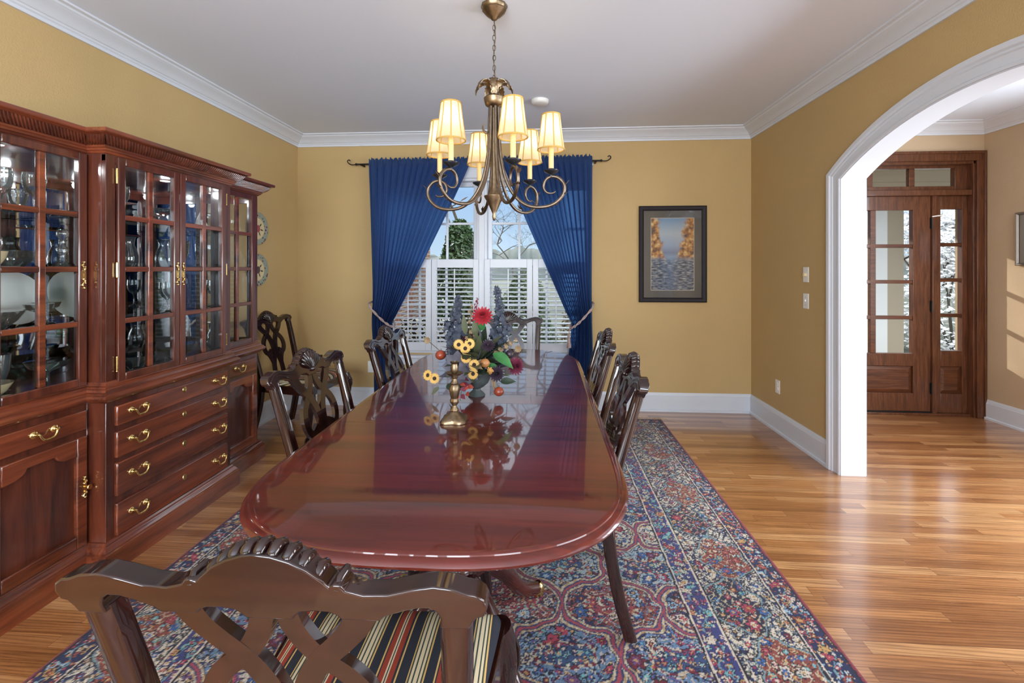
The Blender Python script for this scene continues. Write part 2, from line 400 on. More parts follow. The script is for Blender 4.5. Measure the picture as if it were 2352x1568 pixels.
def attr_material(name, attr, rough=0.95, bump=0.0):
    m, nt, b = new_mat(name)
    at = N(nt, 'ShaderNodeAttribute'); at.attribute_name = attr
    tc = N(nt, 'ShaderNodeTexCoord'); n = N(nt, 'ShaderNodeTexNoise'); n.inputs['Scale'].default_value = 330; n.inputs['Detail'].default_value = 2
    nt.links.new(tc.outputs['Object'], n.inputs['Vector'])
    mr = N(nt, 'ShaderNodeMapRange'); mr.inputs['From Min'].default_value = 0.3; mr.inputs['From Max'].default_value = 0.7; mr.inputs['To Min'].default_value = 0.62; mr.inputs['To Max'].default_value = 1.3
    nt.links.new(n.outputs['Fac'], mr.inputs['Value'])
    mx = N(nt, 'ShaderNodeMix', data_type='RGBA', blend_type='MULTIPLY'); mx.inputs[0].default_value = 1.0
    nt.links.new(at.outputs['Color'], mx.inputs[6]); nt.links.new(mr.outputs[0], mx.inputs[7]); nt.links.new(mx.outputs[2], b.inputs['Base Color'])
    b.inputs['Roughness'].default_value = rough; b.inputs['Specular IOR Level'].default_value = 0.1; b.inputs['Sheen Weight'].default_value = 0.15
    if bump:
        bp = N(nt, 'ShaderNodeBump'); bp.inputs['Strength'].default_value = bump; bp.inputs['Distance'].default_value = 0.004
        nt.links.new(n.outputs['Fac'], bp.inputs['Height']); nt.links.new(bp.outputs[0], b.inputs['Normal'])
    return m

M = {}
M['wall'] = plain('mustard_wall_paint', (0.50, 0.345, 0.150), 0.75, var=0.05, vscale=3, bump=0.35, bscale=140)
M['foyer_wall'] = plain('tan_wall_paint', (0.50, 0.37, 0.235), 0.8, var=0.04, vscale=3, bump=0.25, bscale=140)
M['ceiling'] = plain('ceiling_paint', (0.72, 0.775, 0.87), 0.9, bump=0.1, bscale=160)
M['trim'] = plain('white_trim_paint', (0.63, 0.66, 0.71), 0.35)
M['plastic'] = plain('white_plastic', (0.80, 0.79, 0.76), 0.3)
M['floor'] = floor_material()
M['cab'] = wood('cabinet_cherry', srgb(62, 27, 18), srgb(138, 68, 40), 'y', 0.3, 1.0, 1.0, 0.10, 1.6)
M['cabz'] = wood('cabinet_cherry_upright', srgb(52, 23, 17), srgb(108, 52, 32), 'z', 0.3, 1.0, 1.0, 0.10, 1.6)
M['cabpanel'] = wood('cabinet_panel_dark', srgb(40, 18, 16), srgb(84, 38, 30), 'z', 0.35, 0.6, 1.0, 0.15)
M['table'] = wood('table_mahogany', srgb(62, 18, 14), srgb(108, 37, 25), 'x', 0.3, 1.0, 0.8, 0.035, 1.45)
M['tabledark'] = wood('table_mahogany_dark', srgb(40, 18, 17), srgb(74, 32, 26), 'z', 0.25, 0.7)
M['chair'] = wood('chair_mahogany', srgb(20, 10, 9), srgb(46, 21, 17), 'z', 0.3, 1.0, 1.6, 0.07, 1.65, 0.08)
M['chairx'] = wood('chair_mahogany_rail', srgb(20, 9, 8), srgb(50, 22, 16), 'x', 0.3, 1.0, 1.6, 0.07, 1.65, 0.08)
M['door'] = wood('door_mahogany', srgb(64, 36, 22), srgb(108, 64, 39), 'z', 0.35, 0.3, 3.5)
M['doorx'] = wood('door_mahogany_rail', srgb(64, 36, 22), srgb(106, 62, 38), 'x', 0.35, 0.3, 3.5)
M['brass'] = plain('polished_brass', (0.83, 0.60, 0.24), 0.16, 1.0)
M['oldbrass'] = plain('aged_brass', (0.27, 0.20, 0.125), 0.38, 1.0, var=0.5, vscale=60)
M['bronze'] = plain('antique_bronze', (0.20, 0.155, 0.115), 0.42, 1.0, var=0.5, vscale=40)
M['blackmetal'] = plain('black_iron', (0.015, 0.014, 0.013), 0.45, 0.6)
M['darkdish'] = plain('dark_pewter', (0.05, 0.055, 0.065), 0.25, 0.7)
M['mirror'] = plain('mirror_silver', (0.86, 0.90, 0.93), 0.02, 1.0)
M['glass'] = thin_glass('window_glass', refl=0.06)
M['doorglass'] = thin_glass('bevelled_cabinet_glass', refl=1.2)
M['crystal'] = thin_glass('clear_crystal', (0.90, 0.94, 0.95), refl=2.2, ior=1.6, milky=0.05)
M['shelfglass'] = thin_glass('shelf_glass', (0.80, 0.92, 0.88), refl=1.5)
M['china'] = plain('white_china', (0.78, 0.78, 0.74), 0.12, coat=0.5)
M['cream_china'] = plain('cream_china', (0.72, 0.60, 0.36), 0.15, coat=0.5)
M['candle'] = plain('ivory_candle_sleeve', (0.80, 0.58, 0.26), 0.5)
M['shade'] = shade_material()
M['shadetrim'] = plain('gold_shade_braid', (0.55, 0.34, 0.08), 0.7)
M['stripe'] = stripe_material()
M['curtain'] = curtain_material()
M['brick'] = brick_material()
M['white_out'] = plain('white_porch_paint', (0.85, 0.84, 0.80), 0.6)
M['beige_out'] = plain('beige_siding', (0.46, 0.37, 0.26), 0.7)
M['rope'] = plain('twisted_rope_cord', (0.35, 0.26, 0.24), 0.8, var=0.9, vscale=45)
M['fringe'] = plain('cream_fringe_thread', (0.52, 0.40, 0.24), 0.9)

# ------------------------------------------------------------------ room
XL, XR, YB, YR, H = -2.49, 1.985, 4.48, -2.5, 2.71
XR2, XF = 2.13, 4.06          # far face of the arch wall, right wall of the foyer
S_ = lambda o: tag(o, kind='structure')

S_(MB().box(XL - 0.15, XF + 0.15, YR - 0.15, YB + 0.2, -0.08, 0).build('floor', M['floor'], smooth=0))
S_(MB().box(XL - 0.15, XF + 0.15, YR - 0.15, YB + 0.2, H, H + 0.1).build('ceiling', M['ceiling'], smooth=0))
S_(MB().box(XL - 0.15, XL, YR - 0.15, YB + 0.15, 0, H).build('wall_left', M['wall'], smooth=0))
# window opening in the back wall: two sash windows with a mullion
WX0, WX1, WZ0, WZ1 = -1.58, 0.38, 0.53, 2.27
m = MB()
m.box(XL, WX0, YB, YB + 0.15, 0, H); m.box(WX1, XR2, YB, YB + 0.15, 0, H); m.box(WX0, WX1, YB, YB + 0.15, 0, WZ0); m.box(WX0, WX1, YB, YB + 0.15, WZ1, H)
S_(m.build('wall_back', M['wall'], smooth=0))
# arch wall
AC, AHW, ASP, ARISE = 2.20, 0.975, 1.975, 0.262
def arch_path(hw, spring, rise, n=28):
    R = (hw * hw + rise * rise) / (2 * rise); zc = spring + rise - R; a0 = math.asin(hw / R)
    return [(AC + R * sin(a0 - 2 * a0 * i / n), zc + R * cos(a0 - 2 * a0 * i / n)) for i in range(n + 1)]
ap = arch_path(AHW, ASP, ARISE)
poly = [(YB, 0), (YB, H), (YR, H), (YR, 0), (-2.3, 0), (-2.3, 2.35), (0.75, 2.35), (0.75, 0), (AC - AHW, 0)] + [p for p in reversed(ap)] + [(AC + AHW, 0)]  # rectangular opening toward the rear is added to pass the foyer fill light
S_(MB().prism(poly, 'x', XR, XR2 - 0.004).build('wall_right', M['wall'], smooth=0))
S_(MB().prism(poly, 'x', XR2 - 0.004, XR2).build('wall_foyer_left', M['foyer_wall'], smooth=0))
# rear wall with two window openings added for the fill lights
m = MB(); rx = [(-1.95, 0.25), (0.7, 1.7)]
m.box(XL, rx[0][0], YR - 0.12, YR, 0, H); m.box(rx[0][1], rx[1][0], YR - 0.12, YR, 0, H); m.box(rx[1][1], XR2, YR - 0.12, YR, 0, H)
for a, b_ in rx: m.box(a, b_, YR - 0.12, YR, 0, 0.6); m.box(a, b_, YR - 0.12, YR, 2.4, H)
S_(m.build('wall_rear', M['wall'], smooth=0))
S_(MB().box(XR2, XF, YR - 0.12, YR, 0, H).build('wall_foyer_rear', M['foyer_wall'], smooth=0))
m = MB(); m.box(XF, XF + 0.15, YR - 0.15, -2.1, 0, H); m.box(XF, XF + 0.15, 0.9, 1.2, 0, H); m.box(XF, XF + 0.15, 3.1, YB + 0.2, 0, H)  # window openings in this wall are added for the foyer fill lights
for a, b_ in ((-2.1, 0.9), (1.2, 3.1)): m.box(XF, XF + 0.15, a, b_, 0, 0.5); m.box(XF, XF + 0.15, a, b_, 2.42, H)
S_(m.build('wall_foyer_right', M['foyer_wall'], smooth=0))
DX0, DX1, DZ1 = 2.50, 3.985, 2.37    # foyer door opening
m = MB(); m.box(XR2, DX0, YB - 0.01, YB + 0.2, 0, H); m.box(DX1, XF, YB - 0.01, YB + 0.2, 0, H); m.box(DX0, DX1, YB - 0.01, YB + 0.2, DZ1, H)
S_(m.build('wall_foyer_front', M['foyer_wall'], smooth=0))

CROWN = [(0, 2.606), (0.012, 2.606), (0.014, 2.622), (0.022, 2.628), (0.026, 2.636), (0.034, 2.639), (0.046, 2.652), (0.066, 2.668), (0.090, 2.678), (0.096, 2.684), (0.104, 2.687), (0.110, 2.696), (0.128, 2.700), (0.130, H - 0.0005), (0, H - 0.0005)]
# crown path runs clockwise seen from above so that "right of travel" is the room side
S_(MB().sweep([(XL, YR), (XL, YB), (XR, YB), (XR, YR)], CROWN, True).build('trim_1', M['trim'], smooth=25))
S_(MB().sweep([(XR2, YR), (XR2, YB - 0.01), (XF, YB - 0.01), (XF, YR)], CROWN, True).build('trim_2', M['trim'], smooth=25))
BASE = [(0, 0.178), (0.006, 0.178), (0.009, 0.168), (0.013, 0.158), (0.013, 0.150), (0.018, 0.147), (0.018, 0.022), (0.030, 0.018), (0.031, 0.0), (0, 0)]
S_(MB().sweep([(XL, 3.19), (XL, YB), (XR, YB), (XR, AC + AHW + 0.105)], BASE).build('baseboard_back', M['trim'], smooth=25))
S_(MB().sweep([(XR, AC - AHW - 0.105), (XR, 0.76)], BASE).build('baseboard_right', M['trim'], smooth=25))
S_(MB().sweep([(XL, YR), (XL, 1.49)], BASE).build('baseboard_left', M['trim'], smooth=25))
S_(MB().sweep([(4.0555, YB - 0.01), (XF, YB - 0.01), (XF, YR)], BASE).build('baseboard_foyer', M['trim'], smooth=25))

# arch casing (both faces) and jamb lining
def arch_rim(hw, spring, rise, d):
    p = arch_path(hw + d, spring + d * 0.42, rise + d * 0.58)
    return [(AC + hw + d, 0.0)] + p + [(AC - hw - d, 0.0)]
CAS = [(-0.006, 0.0), (-0.006, 0.016), (0.008, 0.018), (0.014, 0.012), (0.055, 0.015), (0.062, 0.022), (0.072, 0.020), (0.080, 0.030), (0.104, 0.032), (0.105, 0.0)]
def casing_mesh(x, sgn):
    rims = [arch_rim(AHW, ASP, ARISE, d) for d, t in CAS]
    n = len(rims[0]); vs = [(x + sgn * CAS[k][1], rims[k][i][0], rims[k][i][1]) for i in range(n) for k in range(len(CAS))]
    q = len(CAS); fs = [(i * q + k, i * q + k + 1, (i + 1) * q + k + 1, (i + 1) * q + k) for i in range(n - 1) for k in range(q - 1)]
    return MB().add(vs, fs)
S_(casing_mesh(XR, -1).build('trim_3', M['trim'], smooth=25))
S_(casing_mesh(XR2, 1).build('trim_4', M['trim'], smooth=25))
r0 = arch_rim(AHW, ASP, ARISE, 0.004); r1 = arch_rim(AHW, ASP, ARISE, -0.014); m = MB(); n = len(r0)
for x in ((XR - 0.008, XR2 + 0.008),):
    vs = []
    for i in range(n): vs += [(x[0], *r0[i]), (x[0], *r1[i]), (x[1], *r1[i]), (x[1], *r0[i])]
    fs = [(i * 4 + k, i * 4 + (k + 1) % 4, (i + 1) * 4 + (k + 1) % 4, (i + 1) * 4 + k) for i in range(n - 1) for k in range(4)] + [(0, 1, 2, 3), (n * 4 - 1, n * 4 - 2, n * 4 - 3, n * 4 - 4)]
    m.add(vs, fs)
S_(m.build('trim_5', M['trim'], smooth=25))

# ------------------------------------------------------------------ dining windows
MUL = (-0.627, -0.573)
def window(name, x0, x1):
    root = thing(name, None, None); root['kind'] = 'structure'
    z0, z1 = WZ0 + 0.01, WZ1
    m = MB(); y0, y1 = YB + 0.005, YB + 0.14
    m.box(x0 - 0.001, x0 + 0.022, y0, y1, z0, z1); m.box(x1 - 0.022, x1 + 0.001, y0, y1, z0, z1); m.box(x0, x1, y0, y1, z1 - 0.025, z1 + 0.001); m.box(x0, x1, y0, y1, z0 - 0.011, z0 + 0.03)
    m.build('window_frame', M['trim'], root, bevel=0.002)
    a, b_ = x0 + 0.022, x1 - 0.022
    for nm, za, zb, ys, rows in (('upper_sash', 1.41, z1 - 0.025, YB + 0.085, 2), ('lower_sash', z0 + 0.03, 1.45, YB + 0.045, 2)):
        m = MB(); w = 0.045
        m.box(a, a + w, ys, ys + 0.035, za, zb); m.box(b_ - w, b_, ys, ys + 0.035, za, zb); m.box(a + w, b_ - w, ys, ys + 0.035, za, za + w); m.box(a + w, b_ - w, ys, ys + 0.035, zb - w, zb)
        s_ = m.build(nm, M['trim'], root, bevel=0.003)
        mm = MB(); gx0, gx1, gz0, gz1 = a + w, b_ - w, za + w, zb - w
        for k in (1, 2):
            xx = gx0 + (gx1 - gx0) * k / 3; mm.box(xx - 0.011, xx + 0.011, ys + 0.006, ys + 0.030, gz0, gz1)
        for k in range(1, rows):
            zz = gz0 + (gz1 - gz0) * k / rows; mm.box(gx0, gx1, ys + 0.0066, ys + 0.0294, zz - 0.011, zz + 0.011)
        mm.build('muntins', M['trim'], s_, bevel=0.002)
        MB().box(gx0 - 0.005, gx1 + 0.005, ys + 0.016, ys + 0.020, gz0 - 0.005, gz1 + 0.005).build('glass', M['glass'], s_, smooth=0)
    return root
window('window_1', WX0, MUL[0]); window('window_2', MUL[1], WX1)
m = MB(); m.box(MUL[0] - 0.002, MUL[1] + 0.002, YB - 0.012, YB + 0.14, WZ0, WZ1); S_(m.build('trim_6', M['trim'], bevel=0.004))
m = MB(); yw = YB
for a, b_ in ((WX0 - 0.095, WX0 + 0.004), (WX1 - 0.004, WX1 + 0.095)):
    m.box(a, b_, yw - 0.020, yw, WZ0 - 0.02, WZ1 + 0.004); 
    m.box(a if a < WX0 - 0.05 else b_ - 0.02, a + 0.02 if a < WX0 - 0.05 else b_, yw - 0.032, yw - 0.019, WZ0 - 0.02, WZ1)
m.box(WX0 - 0.095, WX1 + 0.095, yw - 0.022, yw, WZ1 - 0.002, WZ1 + 0.10); m.box(WX0 - 0.11, WX1 + 0.11, yw - 0.045, yw, WZ1 + 0.10, WZ1 + 0.125); m.box(WX0 - 0.10, WX1 + 0.10, yw - 0.03, yw, WZ1 + 0.085, WZ1 + 0.101)
S_(m.build('trim_7', M['trim'], bevel=0.004))
m = MB(); m.box(WX0 - 0.12, WX1 + 0.12, yw - 0.055, yw + 0.02, WZ0 - 0.045, WZ0 - 0.015); m.box(WX0 - 0.095, WX1 + 0.095, yw - 0.022, yw, WZ0 - 0.115, WZ0 - 0.044)
S_(m.build('trim_8', M['trim'], bevel=0.005))
# added rear windows: unseen plain frames behind the camera for the fill lights
for i, (a, b_, z0, z1) in enumerate([(-1.95, 0.25, 0.6, 2.4), (0.7, 1.7, 0.6, 2.4)]):
    root = thing('window_%d' % (3 + i), None, None); root['kind'] = 'structure'
    m = MB(); k = 4 if b_ - a > 2 else 2
    for q in range(k + 1): xx = a + (b_ - a) * q / k; m.box(xx - 0.03, xx + 0.03, YR - 0.09, YR - 0.03, z0, z1)
    for zz in (z0, (z0 + z1) / 2, z1): m.box(a, b_, YR - 0.088, YR - 0.032, zz - 0.03, zz + 0.03)
    m.build('window_frame', M['trim'], root)

for nm, ya, yb_, kq in (('window_5', -2.1, 0.9, 5), ('window_6', 1.2, 3.1, 3)):  # added foyer windows: unseen frames in front of the foyer fill lights
    root = thing(nm, None, None); root['kind'] = 'structure'
    m = MB()
    for q in range(kq + 1): yy = ya + (yb_ - ya) * q / kq; m.box(XF + 0.03, XF + 0.08, yy - 0.03, yy + 0.03, 0.5, 2.42)
    for zz in (0.5, 1.45, 2.42): m.box(XF + 0.032, XF + 0.078, ya, yb_, zz - 0.03, zz + 0.03)
    m.build('window_frame', M['trim'], root)
# plantation shutters, four hinged panels
def shutter(x0, x1, label, rodx):
    root = wthing('plantation_shutter', label, 'shutter', (0.5 * (x0 + x1), YB - 0.005, 0.555), 'half-height louvred shutters across the window')
    z0, z1, y0, y1 = 0.555, 1.466, YB - 0.022, YB + 0.006; st = 0.055
    m = MB(); m.box(x0, x0 + st, y0, y1, z0, z1); m.box(x1 - st, x1, y0, y1, z0, z1); m.box(x0 + st, x1 - st, y0, y1, z1 - 0.085, z1); m.box(x0 + st, x1 - st, y0, y1, z0, z0 + 0.085)
    m.build('shutter_frame', M['trim'], root, bevel=0.003)
    m = MB(); za, zb = z0 + 0.085, z1 - 0.085; n = 17
    for k in range(n):
        z = za + (zb - za) * (k + 0.5) / n; yc = YB - 0.008
        pr = []
        for a in range(10):
            t = 2 * pi * a / 10; px, pz = 0.028 * cos(t), 0.0045 * sin(t)
            al = math.radians(10); pr.append((yc + px * cos(al) - pz * sin(al), z + px * sin(al) + pz * cos(al)))
        m.prism(pr, 'x', x0 + st - 0.004, x1 - st + 0.004)
    m.build('louvers', M['trim'], root)
    xc = 0.5 * (x0 + x1)
    MB().box(xc - 0.006, xc + 0.006, YB - 0.050, YB - 0.040, za + 0.015, zb - 0.01).build('tilt_rod', M['trim'], root, bevel=0.002)
    for zz in (z0 + 0.12, z1 - 0.12): MB().box(rodx - 0.006, rodx + 0.006, y0 - 0.004, y0, zz - 0.03, zz + 0.03).build('hinge', M['trim'], root)
p = [WX0 + 0.023, (WX0 + MUL[0]) / 2, MUL[0] - 0.002, MUL[1] + 0.002, (MUL[1] + WX1) / 2, WX1 - 0.023]
shutter(p[0], p[1] - 0.002, 'white louvred shutter panel half hidden behind the left blue curtain', p[0] + 0.006)
shutter(p[1] + 0.002, p[2], 'white louvred shutter panel left of the window mullion, behind tall grey flower spike', p[2] - 0.006)
shutter(p[3], p[4] - 0.002, 'white louvred shutter panel right of the window mullion, behind the head chair', p[3] + 0.006)
shutter(p[4] + 0.002, p[5], 'white louvred shutter panel half hidden behind the right blue curtain', p[5] - 0.006)

# ------------------------------------------------------------------ curtains
RODY, RODZ = YB - 0.085, 2.405
root = wthing('curtain_rod', 'thin black curtain rod with hooked ends above the window', 'curtain rod', (-0.63, RODY, RODZ))
MB().tube([(-1.84, RODY, RODZ), (0.56, RODY, RODZ)], 0.008, 10).build('rod', M['blackmetal'], root)
for sx, x in ((-1, -1.84), (1, 0.56)):
    pts = [(x, RODY, RODZ), (x + sx * 0.03, RODY, RODZ - 0.004), (x + sx * 0.06, RODY, RODZ + 0.0), (x + sx * 0.085, RODY, RODZ + 0.018), (x + sx * 0.09, RODY, RODZ + 0.036), (x + sx * 0.075, RODY, RODZ + 0.045), (x + sx * 0.062, RODY, RODZ + 0.035)]
    m = MB().tube(catmull(pts, 5), 0.005, 8); m.lathe([(0.0095, -0.01), (0.0125, 0), (0.0095, 0.01)], (x, RODY, RODZ), 12, Matrix.Rotation(pi / 2, 3, 'Y'))
    m.build('finial', M['blackmetal'], root)
for x in (-1.79, 0.51): MB().box(x - 0.008, x + 0.008, RODY, YB - 0.001, RODZ - 0.012, RODZ + 0.004).build('bracket', M['blackmetal'], root)

def curtain(label, xo_top, xi_top, xo_tie, xi_tie, xo_bot, xi_bot, seed, sgn):
    rnd = random.Random(seed); TIE = 0.86
    root = wthing('curtain', label, 'curtain', (xo_top, RODY, 0.02), 'blue curtain panels at the dining window')
    nu, nv = 300, 120; ph = [rnd.uniform(0, 6.28) for _ in range(6)]
    def edge(z):
        if z >= TIE:
            t = (z - TIE) / (2.40 - TIE); t = min(t, 1)
            k = t ** 0.86
            xi = xi_tie + (xi_top - xi_tie) * (0.80 * k + 0.20 * (1 - (1 - t) ** 2) * t)
            xo = xo_tie + (xo_top - xo_tie) * t ** 1.2
        else:
            t = 1 - z / TIE; xi = xi_tie + (xi_bot - xi_tie) * smoothstep(t * 1.3); xo = xo_tie + (xo_bot - xo_tie) * t
        return xo, xi
    def fn(a, b_):
        z = 0.02 + (2.455 - 0.02) * b_
        xo, xi = edge(z)
        zt = z
        if z > TIE:      # the inner cloth swags toward the tie: lower rows drop outward
            pass
        near = math.exp(-((z - TIE) / 0.22) ** 2)
        w = abs(xi - xo)
        aa = a + 0.012 * sin(9 * a + ph[0]) 
        amp = 0.012 + 0.014 * near + 0.010 * (1 - w / 1.05)
        wav = sin(2 * pi * 15 * aa + ph[1] + 0.6 * sin(2.2 * z + ph[2])) + 0.45 * sin(2 * pi * 31 * aa + ph[3] + z) + 0.5 * sin(2 * pi * 6 * aa + ph[4] - z * 0.8)
        x = xo + (xi - xo) * a
        yb = RODY - 0.012 - 0.035 * near
        y = yb - amp * wav * (0.75 if z < 2.38 else 0.45)
        if abs(z - RODZ) < 0.02: y = RODY - 0.012 + 0.25 * (y - (RODY - 0.012))
        if z > 2.42: 
            z += 0.010 * sin(2 * pi * 24 * aa + ph[5]) + 0.006 * sin(2 * pi * 53 * aa); y += 0.008 * sin(2 * pi * 37 * aa)
        return (x, y, z)
    MB().grid(fn, nu, nv).build('cloth', M['curtain'], root, smooth=180)
    # rope tieback: from a hook on the wall, round the front of the gathered cloth
    hx = xo_tie - sgn * 0.02; fx = xi_tie + sgn * 0.015
    y_f = RODY - 0.095
    pts = [(hx, YB - 0.012, 1.045), (hx + sgn * 0.005, y_f + 0.02, 1.035), (hx + sgn * 0.03, y_f - 0.005, 0.99), (hx + (fx - hx) * 0.55, y_f - 0.012, 0.885), (fx - sgn * 0.03, y_f + 0.004, 0.822), (fx, y_f + 0.05, 0.815), (fx - sgn * 0.03, y_f + 0.10, 0.86)]
    c = catmull(pts, 10); m = MB(); m2 = MB()
    for s_, mm in ((0, m), (pi, m2)):
        q = []
        for i, pnt in enumerate(c): a = i * 0.55 + s_; q.append(pnt + Vector((0.005 * cos(a), 0.005 * sin(a) * 0.6, 0.006 * sin(a))))
        mm.tube(q, 0.0065, 7)
    m.v += m2.v; b0 = len(m.v) - len(m2.v); m.f += [tuple(i + b0 for i in f) for f in m2.f]
    tb = m.build('tieback_rope', M['rope'], root)
    m = MB(); tx, ty = fx - sgn * 0.0, y_f + 0.03
    m.tube([(tx, ty, 0.815), (tx + sgn * 0.012, ty - 0.012, 0.76)], 0.004, 6); m.sphere((tx + sgn * 0.013, ty - 0.012, 0.742), 0.014)
    m.lathe([(0.010, 0.735), (0.014, 0.728), (0.010, 0.722), (0.019, 0.655), (0.021, 0.628)], (tx + sgn * 0.013, ty - 0.012, 0), 14, None, 7, 0.12)
    sub(tb, m, 'tassel', M['rope'])
curtain('blue curtain panel left of the window, tied back toward the left', -1.71, -0.70, -1.665, -1.455, -1.66, -1.40, 3, 1)
curtain('blue curtain panel right of the window, tied back toward the right', 0.475, -0.39, 0.465, 0.275, 0.50, 0.22, 8, -1)

# ------------------------------------------------------------------ foyer door (structure)
def foyer_door():
    yF = YB - 0.01
    root = thing('door_1', None, None); root['kind'] = 'structure'; root['label'] = 'mahogany entry door with glass panes, sidelight and transom'
    m = MB()   # casing on the wall face
    m.box(DX1 - 0.005, DX1 + 0.070, yF - 0.024, yF, 0, DZ1 + 0.085); m.box(DX0 - 0.085, DX0 + 0.005, yF - 0.024, yF, 0, DZ1 + 0.085); m.box(DX0 - 0.085, DX1 + 0.070, yF - 0.0245, yF, DZ1 - 0.005, DZ1 + 0.085)
    m.box(DX1 + 0.05, DX1 + 0.0705, yF - 0.034, yF - 0.02, 0, DZ1 + 0.085); m.box(DX0 - 0.085, DX1 + 0.0705, yF - 0.0345, yF - 0.02, DZ1 + 0.06, DZ1 + 0.0852)
    m.build('door_casing', M['door'], root, bevel=0.004)
    ys, ye = YB + 0.05, YB + 0.10
    m = MB()   # jambs, posts and transom bar
    m.box(DX1 - 0.02, DX1, yF, ye + 0.05, 0, DZ1); m.box(DX0, DX0 + 0.03, yF, ye + 0.05, 0, DZ1); m.box(DX0, DX1, yF, ye + 0.05, DZ1 - 0.03, DZ1)
    m.box(3.642, 3.682, ys - 0.02, ye + 0.03, 0, 2.09); m.box(DX0, DX1, ys - 0.045, ye + 0.03, 2.055, 2.105); m.box(DX0, DX1, ys - 0.03, ye + 0.05, 0, 0.02)
    m.build('door_frame', M['door'], root, bevel=0.003)
    def leaf(name, x0, x1, cols, z0, z1, gz0, gz1, stile, mun, panel=True, rows=4):
        m = MB(); g0, g1 = x0 + stile, x1 - stile
        m.box(x0, g0, ys, ye, z0, z1); m.box(g1, x1, ys, ye, z0, z1); m.box(g0, g1, ys, ye, gz1, z1)
        if panel: m.box(g0, g1, ys, ye, z0, 0.20); m.box(g0, g1, ys, ye, 0.455, gz0)
        else: m.box(g0, g1, ys, ye, z0, gz0)
        o = m.build(name, M['door'], root, bevel=0.003)
        m = MB()
        for k in range(1, cols): xx = g0 + (g1 - g0) * k / cols; m.box(xx - mun / 2, xx + mun / 2, ys + 0.005, ye - 0.005, gz0, gz1)
        for k in range(1, rows): zz = gz0 + (gz1 - gz0) * k / rows; m.box(g0, g1, ys + 0.006, ye - 0.006, zz - 0.017, zz + 0.017)
        if m.v: m.build('muntins', M['doorx'], o, bevel=0.003)
        m = MB()
        for c in range(cols):
            for r in range(rows):
                a0 = g0 + (g1 - g0) * c / cols + (mun / 2 if c else 0); a1 = g0 + (g1 - g0) * (c + 1) / cols - (mun / 2 if c < cols - 1 else 0)
                b0 = gz0 + (gz1 - gz0) * r / rows + (0.017 if r else 0); b1 = gz0 + (gz1 - gz0) * (r + 1) / rows - (0.017 if r < rows - 1 else 0)
                yc = 0.5 * (ys + ye); q = 0.022
                vs = [(a0, yc + 0.003, b0), (a1, yc + 0.003, b0), (a1, yc + 0.003, b1), (a0, yc + 0.003, b1), (a0 + q, yc, b0 + q), (a1 - q, yc, b0 + q), (a1 - q, yc, b1 - q), (a0 + q, yc, b1 - q)]
                m.add(vs, [(4, 5, 6, 7), (0, 1, 5, 4), (1, 2, 6, 5), (2, 3, 7, 6), (3, 0, 4, 7)])
        m.build('glass', M['glass'], o, smooth=0)
        if panel:
            m = MB(); q = 0.035; yc = ys + 0.022
            vs = [(g0, yc, 0.20), (g1, yc, 0.20), (g1, yc, 0.455), (g0, yc, 0.455), (g0 + q, yc - 0.014, 0.20 + q), (g1 - q, yc - 0.014, 0.20 + q), (g1 - q, yc - 0.014, 0.455 - q), (g0 + q, yc - 0.014, 0.455 - q)]
            m.add(vs, [(4, 5, 6, 7), (0, 1, 5, 4), (1, 2, 6, 5), (2, 3, 7, 6), (3, 0, 4, 7)]); m.box(g0, g1, yc + 0.001, ye - 0.01, 0.2, 0.455)
            m.build('raised_panel', M['doorx'], o, smooth=0)
        return o
    d = leaf('door_leaf', 2.620, 3.640, 2, 0.03, 2.055, 0.572, 1.924, 0.156, 0.05)
    leaf('sidelight', 3.682, DX1 - 0.02, 1, 0.02, 2.055, 0.602, 1.930, 0.047, 0.05)
    leaf('transom', 2.615, DX1 - 0.02, 3, 2.105, DZ1 - 0.025, 2.147, DZ1 - 0.055, 0.11, 0.05, False, 1); MB().box(DX0 + 0.03, 2.62, ys, ye, 0.02, DZ1 - 0.02).build('side_filler', M['door'], root)
    for z in (0.25, 1.02, 1.80):
        m = MB().tube([(3.643, ys - 0.012, z - 0.055), (3.643, ys - 0.012, z + 0.055)], 0.008, 8); m.box(3.632, 3.655, ys - 0.006, ys + 0.001, z - 0.05, z + 0.05); m.build('hinge', M['blackmetal'], d)
    m = MB().tube([(3.643, ys - 0.014, 1.86), (3.672, ys - 0.04, 1.865), (3.69, ys - 0.05, 1.865)], 0.006, 8); m.sphere((3.692, ys - 0.05, 1.865), 0.011); m.build('door_stop', M['plastic'], d)
    MB().box(2.62, 3.641, ys - 0.01, ye, 0.019, 0.032).build('door_sweep', M['blackmetal'], d)
foyer_door()

